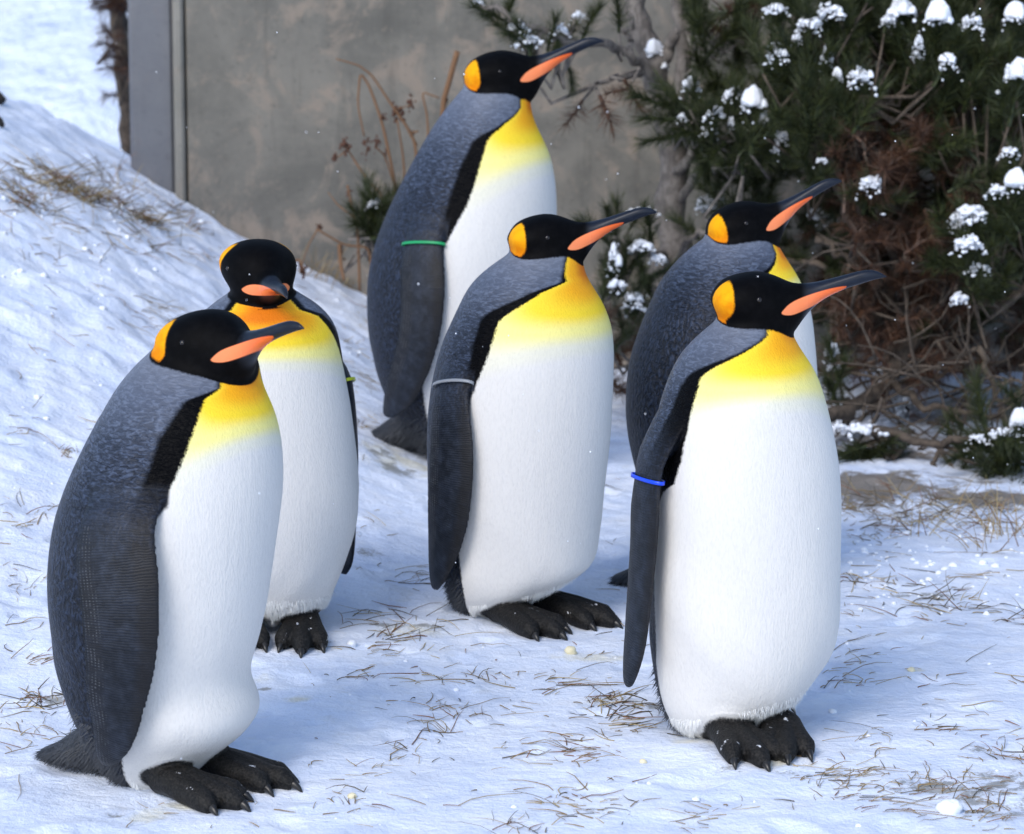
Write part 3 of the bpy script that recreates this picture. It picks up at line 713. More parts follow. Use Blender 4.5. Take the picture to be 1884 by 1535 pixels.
PENGUINS = [
 dict(key="fl", label="penguin with no flipper band, showing its dark back and long dotted flipper side-on",
  px_base=(300, 1432), yaw=32, ear_shift=.014, cranium=1.20, head=((394, 637), 44, 2, .97, -.006),
  torso=[(610, 320, 440, .018, .8), (640, 284, 468, .020, .80), (672, 246, 478, .016, .86), (710, 215, 480, .008, .93), (740, 199, 500, .0, 1.0), (790, 168, 514), (850, 137, 519), (900, 116, 519), (950, 101, 515), (1000, 93, 508), (1060, 88, 499), (1120, 88, 489), (1180, 96, 475), (1220, 104, 460), (1240, 111, 455), (1262, 119, 468), (1290, 128, 484), (1315, 137, 480), (1340, 148, 462), (1360, 158, 430), (1385, 172, 395), (1410, 190, 372), (1435, 212, 345), (1450, 235, 322)],
  tb=[(700, 30), (715, 42), (740, 46), (780, 50), (850, 55), (900, 60), (960, 68), (1100, 74), (1300, 80), (1400, 84), (1460, 88)],
  bands=[(700, .006), (720, .035), (780, .055), (850, .050), (900, .045), (980, .02), (1100, .0), (1460, .0)], yel=(690, 815, 890),
  flip=[(800, 175, 300, -.035), (870, 172, 298, -.012), (940, 160, 280, .004), (1000, 148, 276, .010), (1060, 152, 282, .014), (1120, 160, 283, .016), (1180, 164, 280, .018), (1240, 168, 273, .020), (1300, 170, 260, .022), (1350, 170, 242, .024), (1385, 172, 222, .026), (1406, 180, 202, .028)],
  feet=[(.066, .058, 3, .18), (.080, -.055, -6, .17)], tail=.25),
 dict(key="bl", label="penguin facing us with its head bowed and bill pointing down onto its chest",
  px_base=(540, 1150), yaw=84, ear_shift=.016, cranium=1.16, head=((480, 501), 73, -17, .94, -.03),
  torso=[(530, 430, 535), (545, 410, 560), (560, 388, 585), (575, 372, 598), (590, 354, 612), (620, 335, 624), (660, 325, 631), (700, 318, 637), (750, 312, 645), (800, 308, 652), (850, 307, 658), (900, 308, 661), (950, 315, 658), (1000, 330, 648), (1040, 345, 635), (1075, 365, 618), (1100, 385, 605), (1112, 405, 594)],
  tb=[(560, 40), (575, 60), (600, 66), (650, 76), (720, 86), (900, 94), (1110, 96)],
  bands=[(560, .02), (600, .035), (660, .03), (720, .02), (800, 0), (1100, 0)], yel=(572, 665, 720),
  flip_from="fm", feet=[(.03, .062, 0, .17), (.03, -.062, 4, .17)], tail=.25, left_flip=(-.075, .95), legband=(.24, (.55, .62, .02), 1), tilt=-.08),
 dict(key="bt", label="tallest penguin, standing behind with its neck stretched up and a green flipper band",
  px_base=(735, 830), yaw=24, head=((917, 139), 6, 7, 1.12, 0),
  torso=[(150, 862, 968), (180, 836, 975), (205, 815, 977), (230, 799, 986), (260, 782, 1003), (290, 765, 1016), (330, 742, 1022), (380, 716, 1024), (430, 696, 1024), (480, 682, 1022), (520, 675, 1020), (570, 673, 1015), (620, 677, 1005), (680, 690, 985), (720, 705, 965), (760, 725, 940), (790, 745, 910), (815, 768, 870)],
  twist=(195, 260), tb=[(194, 34), (205, 42), (220, 54), (240, 63), (290, 68), (360, 71), (430, 79), (500, 85), (600, 88), (830, 90)],
  bands=[(190, .005), (225, .012), (250, .035), (300, .05), (350, .05), (400, .035), (440, .02), (520, 0), (820, 0)], yel=(195, 325, 400),
  flip=[(330, 745, 850, -.03), (380, 745, 838, -.01), (430, 748, 815, .004), (480, 736, 818, .010), (530, 738, 820, .014), (590, 736, 815, .016), (640, 730, 803, .018), (690, 715, 785, .020), (725, 703, 765, .022), (750, 694, 740, .024), (763, 698, 715, .026)],
  legband=(.25, (.01, .30, .10)), feet=[(.05, .06, 0, .17), (.05, -.06, -4, .17)], tail=.25),
 dict(key="fm", label="penguin in the middle of the group wearing a clear grey flipper band",
  px_base=(950, 1130), yaw=45, head=((1001, 442), 4, 3, .995, 0),
  torso=[(455, 955, 1070), (475, 922, 1072), (500, 888, 1074), (520, 866, 1085), (555, 846, 1108), (600, 826, 1124), (650, 806, 1129), (700, 795, 1129), (760, 787, 1126), (820, 784, 1121), (880, 786, 1115), (940, 792, 1108), (1000, 802, 1102), (1035, 810, 1098), (1060, 820, 1090), (1080, 832, 1070), (1098, 848, 1030), (1112, 862, 985)],
  twist=(496, 580), tb=[(498, 50), (508, 46), (516, 58), (524, 66), (540, 68), (580, 70), (640, 72), (700, 78), (800, 86), (1000, 90), (1110, 92)],
  bands=[(490, .006), (520, .02), (560, .045), (620, .045), (680, .03), (740, .01), (800, 0), (1100, 0)], yel=(500, 645, 690),
  flip=[(600, 808, 900, -.03), (650, 800, 880, -.01), (710, 800, 861, .006), (760, 792, 864, .012), (820, 792, 870, .015), (880, 790, 869, .018), (940, 787, 863, .020), (990, 784, 852, .022), (1030, 781, 836, .024), (1060, 781, 820, .026), (1080, 786, 806, .027)],
  legband=(.215, (.24, .26, .29)), feet=[(.045, .06, 0, .185), (.05, -.06, -12, .185)], tail=.14, tilt=.30),
 dict(key="br", label="penguin half hidden behind the blue banded one, pebbly dark back and head turned away",
  px_base=(1345, 1085), yaw=12, head=((1362, 417), 0, 13, .98, 0),
  torso=[(430, 1310, 1425), (450, 1275, 1430), (480, 1245, 1450), (515, 1215, 1472), (560, 1195, 1490), (600, 1180, 1498), (650, 1163, 1503), (700, 1153, 1505), (760, 1150, 1505), (800, 1155, 1503), (850, 1167, 1500), (900, 1180, 1495), (960, 1200, 1480), (1010, 1220, 1460), (1050, 1245, 1430), (1070, 1270, 1400)],
  tb=[(460, 20), (475, 30), (490, 44), (520, 52), (580, 62), (700, 76), (1080, 84)],
  bands=[(460, .005), (480, .012), (500, .03), (600, .045), (700, .02), (800, 0)], yel=(468, 540, 600),
  flip_from="bt", flip_top=.52, rel_pow=1.9, feet=[(.05, .06, 0, .17), (.05, -.06, 0, .17)], tail=.26),
 dict(key="fr", label="penguin with a bright blue flipper band, broad white belly turned towards us",
  px_base=(1365, 1350), yaw=66, head=((1385, 555), 4, 0, 1.0, 0),
  torso=[(580, 1330, 1440), (600, 1304, 1455), (625, 1274, 1460), (650, 1252, 1478), (690, 1232, 1505), (740, 1214, 1521), (800, 1203, 1534), (860, 1197, 1542), (930, 1195, 1547), (1000, 1195, 1547), (1070, 1194, 1546), (1130, 1194, 1543), (1180, 1197, 1535), (1220, 1203, 1522), (1260, 1213, 1507), (1285, 1224, 1495), (1303, 1237, 1480), (1316, 1255, 1460)],
  twist=(606, 690), tb=[(606, 62), (612, 66), (625, 72), (640, 73), (655, 72), (690, 64), (740, 66), (830, 70), (870, 75), (890, 86), (920, 93), (1000, 96), (1300, 98)],
  bands=[(600, .004), (635, .010), (660, .022), (700, .045), (760, .055), (840, .06), (890, .06), (915, .03), (960, 0), (1300, 0)], yel=(606, 745, 810),
  flip=[(700, 1205, 1255, -.015), (760, 1186, 1240, -.005), (820, 1176, 1228, .0), (875, 1171, 1213, .0), (940, 1160, 1212, .0), (1000, 1160, 1209, -.002), (1060, 1156, 1203, -.004), (1120, 1151, 1197, -.006), (1180, 1147, 1190, -.008), (1225, 1144, 1178, -.010), (1250, 1145, 1168, -.012), (1264, 1149, 1160, -.013)], flip_mode='a',
  legband=(.29, (.005, .06, .75)), feet=[(.045, .062, 2, .19), (.07, -.050, 24, .165)], tail=.20, left_flip=(-.07, .82), tilt=.26),
]
order = ["fl", "fm", "bl", "bt", "br", "fr"]
for kk in order:
    penguin(**next(q for q in PENGUINS if q["key"] == kk))
# ------------------------------------------------------------------ pines
def mat_needles(name, a, b):
    m = NT(name); rnd = m.n("ShaderNodeObjectInfo").outputs["Random"]
    v = m.noise(m.coord("Object"), 60, 2, .5)
    col = m.mix(m.sm(v, .3, .7), a, b); col = m.mix(m.math('MULTIPLY', rnd, .45), col, m.mix(1.0, col, (.5, .5, .5), 'MULTIPLY'))
    return m.done(col, .5, None, Specular_IOR_Level=.35)
M_GREEN = mat_needles("pine_needle_green", (.020, .030, .013), (.060, .072, .022))
M_BROWN = mat_needles("pine_needle_brown", (.042, .021, .013), (.105, .050, .027))
def mat_bark(name, a, b):
    m = NT(name); c = m.coord("Object"); n1 = m.noise(c, 30, 4, .65); n2 = m.noise(m.coord("Object", (1, 1, .25)), 90, 3, .6)
    col = m.mix(m.sm(n1, .35, .65), a, b); col = m.mix(m.math('MULTIPLY', m.sm(n2, .5, .68), .6), col, tuple(x * .4 for x in a))
    return m.done(col, .9, m.bump(m.math('ADD', n1, n2), .8, .006))
M_BARK = mat_bark("grey_bark", (.12, .105, .095), (.22, .195, .175))
M_BARK_B = mat_bark("brown_bark", (.050, .038, .029), (.115, .088, .066))
def mat_cap():
    m = NT("resting_snow"); c = m.coord("Object"); n = m.noise(c, 70, 4, .65)
    return m.done(m.mix(n, (.78, .82, .90), (.88, .90, .94)), .6, m.bump(n, .6, .008))
M_CAP = mat_cap()

def tuft_mesh(name, mat, n, L, nl, seed, spread=52):
    g = np.random.default_rng(seed); v = []; fcs = []; bend = g.normal(0, .12, 2)
    def axis(s): return np.array([bend[0] * s * s * L, bend[1] * s * s * L, s * L])
    for i in range(n):
        s = g.uniform(.05, 1.0) ** .8; az = g.uniform(0, 2 * math.pi); an = math.radians(g.normal(spread - 26 * s, 11))
        d = np.array([math.sin(an) * math.cos(az), math.sin(an) * math.sin(az), math.cos(an)]); l = nl * g.uniform(.7, 1.15)
        side = np.cross(d, g.normal(0, 1, 3)); side /= np.linalg.norm(side); p = axis(s); wdt = .0011
        k = len(v); v += [p - side * wdt, p + side * wdt, p + d * l * .6 + side * wdt * .8, p + d * l]
        fcs += [(k, k + 1, k + 2), (k, k + 2, k + 3)]
    m = MB(); m.v, m.f, m.n = [tuple(q) for q in v], fcs, len(v)
    m.tube([axis(s) for s in (0, .5, .95)], [.0055, .0045, .002], 5)
    me = bpy.data.meshes.new(name); me.from_pydata(m.v, [], m.f); me.materials.append(mat); me.update(); return me
GREEN_ME = [tuft_mesh("needle_tuft", M_GREEN, 190, .12, .062, 100 + k) for k in range(6)]
BROWN_ME = [tuft_mesh("brown_tuft", M_BROWN, 90, .09, .055, 200 + k, 75) for k in range(3)]

def cap_mesh(wd, hg, seed, ragged):
    """snow resting on needles: one lump, or several small ones run together"""
    g = np.random.default_rng(seed); m = MB()
    if ragged < .5: parts = [(0, 0, 0, .72, 1.0)] + [(g.uniform(-.6, .6), g.uniform(-.4, .4), g.uniform(-.4, 0), g.uniform(.2, .4), .6) for _ in range(4)]
    else: parts = [(g.uniform(-.6, .6), g.uniform(-.5, .5), 0, g.uniform(.14, .32), g.uniform(.35, .8)) for _ in range(int(4 + ragged * 4))]
    small = []
    for _ in range(int(38 + 46 * ragged)):
        a = g.uniform(0, 2 * math.pi); q = abs(g.normal(.58, .24)); small.append((q * math.cos(a), q * math.sin(a) * .8, (.25 if ragged < .5 else .05) - .85 * q * q + g.normal(0, .18), g.uniform(.05, .15)))
    for (x, y, z, r_) in small:
        c = np.array([x * wd / 2, y * wd / 2, z * hg * .8]); e = wd / 2 * r_; ax = g.uniform(.7, 1.5, 3)
        m.loft([[c + e * np.array([ax[0] * math.sin(t) * math.cos(w2), ax[1] * math.sin(t) * math.sin(w2), .75 * ax[2] * math.cos(t)]) * g.uniform(.75, 1.25) for w2 in np.linspace(0, 2 * math.pi, 6, endpoint=False)] for t in (2.85, 2.1, 1.2, .35)])
    for (x, y, z, r_, hh) in parts:
        if ragged >= .5: z = -.8 * (x * x + y * y) + g.uniform(-.2, .2)
        off = g.uniform(0, 50); NA = 22; rings = []
        lob = np.array([1 + .9 * float(vnoise(np.array([math.cos(q) * 1.6 + off]), np.array([math.sin(q) * 1.6]), seed % 97)[0]) for q in np.linspace(0, 2 * math.pi, NA, endpoint=False)])
        for rr, zt, in ((.05, 1.0), (.40, .97), (.66, .85), (.86, .62), (.97, .34), (1.02, .05), (.95, -.22), (.6, -.3), (.2, -.25)):
            ring = []
            for k, q in enumerate(np.linspace(0, 2 * math.pi, NA, endpoint=False)):
                e = r_ * rr * lob[k]; n = 1 + .8 * float(vnoise(np.array([math.cos(q) * rr * 2.2 + off * 2]), np.array([math.sin(q) * rr * 2.2 + 3]), 7)[0])
                ring.append((wd / 2 * (x + e * math.cos(q)), wd / 2 * (y + e * math.sin(q)) * .9, hg * .62 * (z + hh * (r_ ** .5) * (zt * n if zt > 0 else zt) - .15 * rr * rr * r_)))
            rings.append(ring)
        m.loft(rings[::-1])
    me = bpy.data.meshes.new("snow_cap"); me.from_pydata(m.v, [], m.f); me.materials.append(M_CAP)
    me.polygons.foreach_set("use_smooth", np.ones(len(me.polygons), bool)); me.update(); return me

def orient(o, d, roll, s):
    q = Vector(d).normalized().to_track_quat('Z', 'Y'); e = q.to_matrix().to_4x4()
    from mathutils import Matrix
    o.matrix_local = Matrix.Translation(o.location) @ e @ Matrix.Rotation(roll, 4, 'Z') @ Matrix.Scale(s, 4)

def pine(label, base, limbs, tufts, fills, caps, tangle=(), bark=M_BARK, seed=1):
    g = np.random.default_rng(seed); root = empty("pine_tree", base); b0 = np.array(base)
    segs = []
    for (pts, r0, r1) in limbs:
        P = [at(*p) for p in pts]; n = max(6, len(P) * 4); t = np.linspace(0, 1, len(P)); ti = np.linspace(0, 1, n)
        Q = np.stack([np.interp(ti, t, [p[k] for p in P]) for k in range(3)], 1)
        Q[1:-1] = (Q[:-2] + 2 * Q[1:-1] + Q[2:]) / 4; Q[1:-1] += g.normal(0, .007, Q[1:-1].shape)
        m = MB(); m.tube(list(Q - b0), np.linspace(r0, r1, n) * (1 + g.normal(0, .06, n)), 9)
        m.build("trunk" if r0 > .03 else "branch", bark, root); segs += list(Q)
    segs = np.array(segs); tw = MB(); pos = []
    def place(mesh, p, d, s, nm):
        o = bpy.data.objects.new(nm, mesh); C.objects.link(o); o.parent = root; o.location = tuple(p - b0)
        orient(o, d, g.uniform(0, 6.28), s)
    def twig(p, d):
        q = segs[np.argmin(((segs - p) ** 2).sum(1) + np.where(segs[:, 2] > p[2] + .05, .3, 0))]; mid = (p + q) / 2 - np.array(d) * .06 + g.normal(0, .02, 3); mid[2] -= .03
        tw.tube([q - b0, mid - b0, p - b0], [.0065, .0052, .0035], 5)
    for (px, py, Y_, dx, dz, s) in tufts:
        p = at(px, py, Y_); d = np.array([dx, -.35 + g.normal(0, .15), dz]); d /= np.linalg.norm(d)
        place(GREEN_ME[g.integers(6)], p - d * .10 * s, d, s, "needle_tuft"); twig(p - d * .10 * s, d)
    extra = []
    for (x0, y0, x1, y1, Ya, Yb, n, kind, dx, dz, loose) in fills:
        for _ in range(n):
            p = at(g.uniform(x0, x1), g.uniform(y0, y1), g.uniform(Ya, Yb)); d = np.array([dx + g.normal(0, .45), -.3 + g.normal(0, .4), dz + g.normal(0, .35)]); d /= np.linalg.norm(d)
            s = g.uniform(.75, 1.15); mesh = (GREEN_ME if kind == 'g' else BROWN_ME)[g.integers(6 if kind == 'g' else 3)]
            if loose: extra.append((mesh, p, d, s, kind))
            else:
                place(mesh, p, d, s, "needle_tuft" if kind == 'g' else "brown_tuft")
                if g.random() < .6: twig(p, d)
    for (x0, y0, x1, y1, Ya, Yb, n) in tangle:
        for _ in range(n):
            p = at(g.uniform(x0, x1), g.uniform(y0, y1), g.uniform(Ya, Yb)) - b0; a = g.uniform(-.6, .6) + (math.pi if g.random() < .5 else 0); e = g.normal(.15, .55); pts = [p]
            for _ in range(5):
                a += g.normal(0, .35); e += g.normal(0, .3); p = p + g.uniform(.03, .07) * np.array([math.cos(a) * math.cos(e), g.normal(0, .35), math.sin(e)]); pts.append(p)
            tw.tube(pts, list(np.linspace(g.uniform(.003, .0055), .0014, 6)), 4)
    tw.build("twigs", bark, root) if tw.n else None
    for o in root.children:
        if o.name.startswith("twigs"): tag(o, kind="stuff")
    for kind, mat in (('g', M_GREEN), ('b', M_BROWN)):
        VV = []; FF = []; k = 0
        for mesh, p, d, s, kd in extra:
            if kd != kind: continue
            R = np.array(Vector(d).to_track_quat('Z', 'Y').to_matrix()) @ np.array([[math.cos(1.7 * k), -math.sin(1.7 * k), 0], [math.sin(1.7 * k), math.cos(1.7 * k), 0], [0, 0, 1]])
            co = np.empty(len(mesh.vertices) * 3, np.float32); mesh.vertices.foreach_get("co", co)
            nt_ = (190 if kind == 'g' else 90); co = co.reshape(-1, 3)[:nt_ * 4]
            base_f = np.concatenate([[(4 * i, 4 * i + 1, 4 * i + 2), (4 * i, 4 * i + 2, 4 * i + 3)] for i in range(nt_)])
            VV.append(co @ R.T * s + p - b0); FF.append(base_f + k * nt_ * 4); k += 1
        if VV:
            o = mesh_obj("inner_needles", np.concatenate(VV), np.concatenate(FF).astype(np.int32), mat, root, smooth=False); tag(o, kind="stuff")
    for i, (px, py, Y_, wpx, hpx, rag) in enumerate(caps):
        p = at(px, py, Y_ + .07); k = FPX / Y_
        o = bpy.data.objects.new("snow_cap", cap_mesh(wpx / k, hpx / k, seed * 100 + i, rag)); C.objects.link(o); o.parent = root; o.location = tuple(p - b0); tag(o, kind="stuff")
    dm = MB()
    for o in list(root.children):
        if not o.name.startswith("needle_tuft") or g.random() < .25: continue
        M_ = np.array(o.matrix_local)
        for _ in range(int(g.integers(2, 14))):
            q = g.normal(0, .022, 3) + np.array([0, 0, g.uniform(.05, .17)]); q = M_[:3, :3] @ q + M_[:3, 3] + np.array([0, 0, .012]); r_ = g.uniform(.002, .0085)
            dm.loft([[q + r_ * np.array([math.sin(t) * math.cos(w2), math.sin(t) * math.sin(w2), .6 * math.cos(t)]) * g.uniform(.8, 1.25) for w2 in np.linspace(0, 2 * math.pi, 6, endpoint=False)] for t in (.3, 1.2, 2.1, 2.9)])
    if dm.n: tag(dm.build("snow_dusting", M_CAP, root), kind="stuff")
    tag(root, label, "pine tree"); return root

# the pine standing by the wall, trunk at the back of the group
pine("grey trunked pine close to the concrete wall, its left boughs reaching over the tallest penguin",
 at(1228, 640, 9.75),
 [([(1228, 640, 9.75), (1232, 420, 9.75), (1238, 260, 9.72), (1215, 130, 9.7), (1180, 60, 9.7), (1175, -60, 9.7)], .050, .028),
  ([(1236, 260, 9.72), (1262, 110, 9.65), (1240, -40, 9.6)], .028, .016),
  ([(1215, 130, 9.7), (1235, 70, 9.65), (1285, 20, 9.6), (1300, -50, 9.6)], .018, .011),
  ([(1222, 150, 9.7), (1170, 110, 9.6), (1120, 78, 9.5), (1040, 70, 9.4), (950, 40, 9.3), (880, 10, 9.3)], .016, .006),
  ([(1190, 125, 9.65), (1120, 150, 9.5), (1075, 165, 9.45)], .010, .004),
  ([(1165, 108, 9.6), (1160, 60, 9.6), (1150, 10, 9.6)], .010, .006),
  ([(1234, 340, 9.75), (1290, 250, 9.6), (1250, 200, 9.4), (1190, 180, 9.3)], .016, .006),
  ([(1234, 380, 9.75), (1320, 280, 9.55), (1390, 240, 9.4)], .016, .006),
  ([(1230, 470, 9.75), (1180, 470, 9.5), (1120, 440, 9.35)], .014, .006),
  ([(1230, 520, 9.75), (1270, 430, 9.4), (1340, 440, 9.3)], .012, .005)],
 [(880, 12, 9.3, -.7, .4, .9), (910, 40, 9.3, -.6, .5, .9), (940, 70, 9.3, -.5, .1, .9), (965, 50, 9.3, -.2, .9, .9), (990, 80, 9.35, .2, .5, .9), (1020, 40, 9.35, .2, .9, .9), (1050, 60, 9.4, .4, .6, .9), (1015, 110, 9.35, -.1, -.3, .8),
  (1085, 20, 9.4, .2, .8, .9), (1060, 150, 9.45, .2, -.4, .7), (930, 8, 9.3, 0, .9, .8), (1140, 10, 9.5, 0, .9, .9), (1290, 15, 9.5, .2, .8, 1), (1330, 60, 9.5, .3, .5, 1),
  (1180, 185, 9.25, -.9, .25, 1.0), (1195, 215, 9.25, -.9, .1, 1.0), (1210, 255, 9.25, -.8, -.1, 1), (1230, 190, 9.25, -.6, .6, 1), (1271, 160, 9.25, -.1, 1, 1), (1262, 240, 9.25, -.5, .2, 1), (1300, 215, 9.25, -.2, .6, 1), (1318, 212, 9.2, .1, .9, 1), (1350, 180, 9.2, .1, 1, 1), (1386, 205, 9.15, .05, 1, 1.15),
  (1405, 235, 9.15, .5, .6, 1), (1370, 270, 9.15, 0, .3, 1), (1330, 290, 9.2, -.2, .1, 1), (1290, 290, 9.2, -.4, -.2, 1), (1410, 300, 9.2, .3, .1, 1),
  (1120, 440, 9.3, -.3, .6, .9), (1150, 455, 9.3, .1, .8, .9), (1170, 480, 9.3, .4, .5, .9), (1130, 500, 9.3, -.2, .4, .9), (1160, 530, 9.25, .1, .6, .9), (1185, 560, 9.3, .3, .3, .9), (1140, 580, 9.25, -.1, .4, .9), (1150, 610, 9.25, .1, .2, .9), (1115, 395, 9.4, -.2, .7, .8), (1180, 390, 9.4, .3, .5, .7)],
 [(1100, 420, 1200, 640, 9.3, 9.6, 14, 'g', 0, .5, False), (1260, 200, 1420, 330, 9.25, 9.5, 20, 'g', -.1, .6, False), (1080, 600, 1190, 720, 9.2, 9.6, 14, 'b', 0, .2, False),
  (1060, 140, 1160, 190, 9.4, 9.5, 4, 'b', 0, -.6, False), (1290, 5, 1400, 80, 9.5, 9.7, 7, 'b', 0, .3, False), (1280, 0, 1420, 330, 9.45, 9.8, 60, 'g', 0, .5, True), (1300, 330, 1500, 480, 9.4, 9.8, 30, 'g', 0, .4, True)],
 [(950, 45, 9.25, 50, 22, .9), (970, 68, 9.25, 55, 22, .9), (880, 4, 9.25, 30, 14, .6), (1028, 50, 9.3, 40, 20, .8), (1065, 25, 9.35, 30, 18, .8), (1205, 92, 9.6, 42, 36, .2), (1222, 122, 9.6, 18, 12, .3),
  (1271, 150, 9.2, 40, 30, .8), (1349, 168, 9.15, 44, 28, .8), (1386, 186, 9.08, 54, 46, .1), (1405, 215, 9.1, 26, 36, .9), (1318, 203, 9.15, 50, 30, .6), (1254, 212, 9.2, 22, 18, .8), (1305, 235, 9.2, 34, 26, .95), (1438, 246, 9.1, 30, 30, .9), (1428, 268, 9.1, 16, 26, .8), (1345, 222, 9.15, 14, 24, .8),
  (1130, 465, 9.2, 34, 62, .5), (1180, 448, 9.22, 56, 26, .9), (1210, 470, 9.25, 40, 22, .9), (1135, 520, 9.2, 42, 26, .7), (1165, 545, 9.2, 46, 40, .9), (1180, 385, 9.35, 60, 18, .9), (1112, 412, 9.3, 26, 12, .8), (1300, 378, 9.6, 44, 36, .2), (1330, 372, 9.6, 20, 20, .4)],
 seed=3)

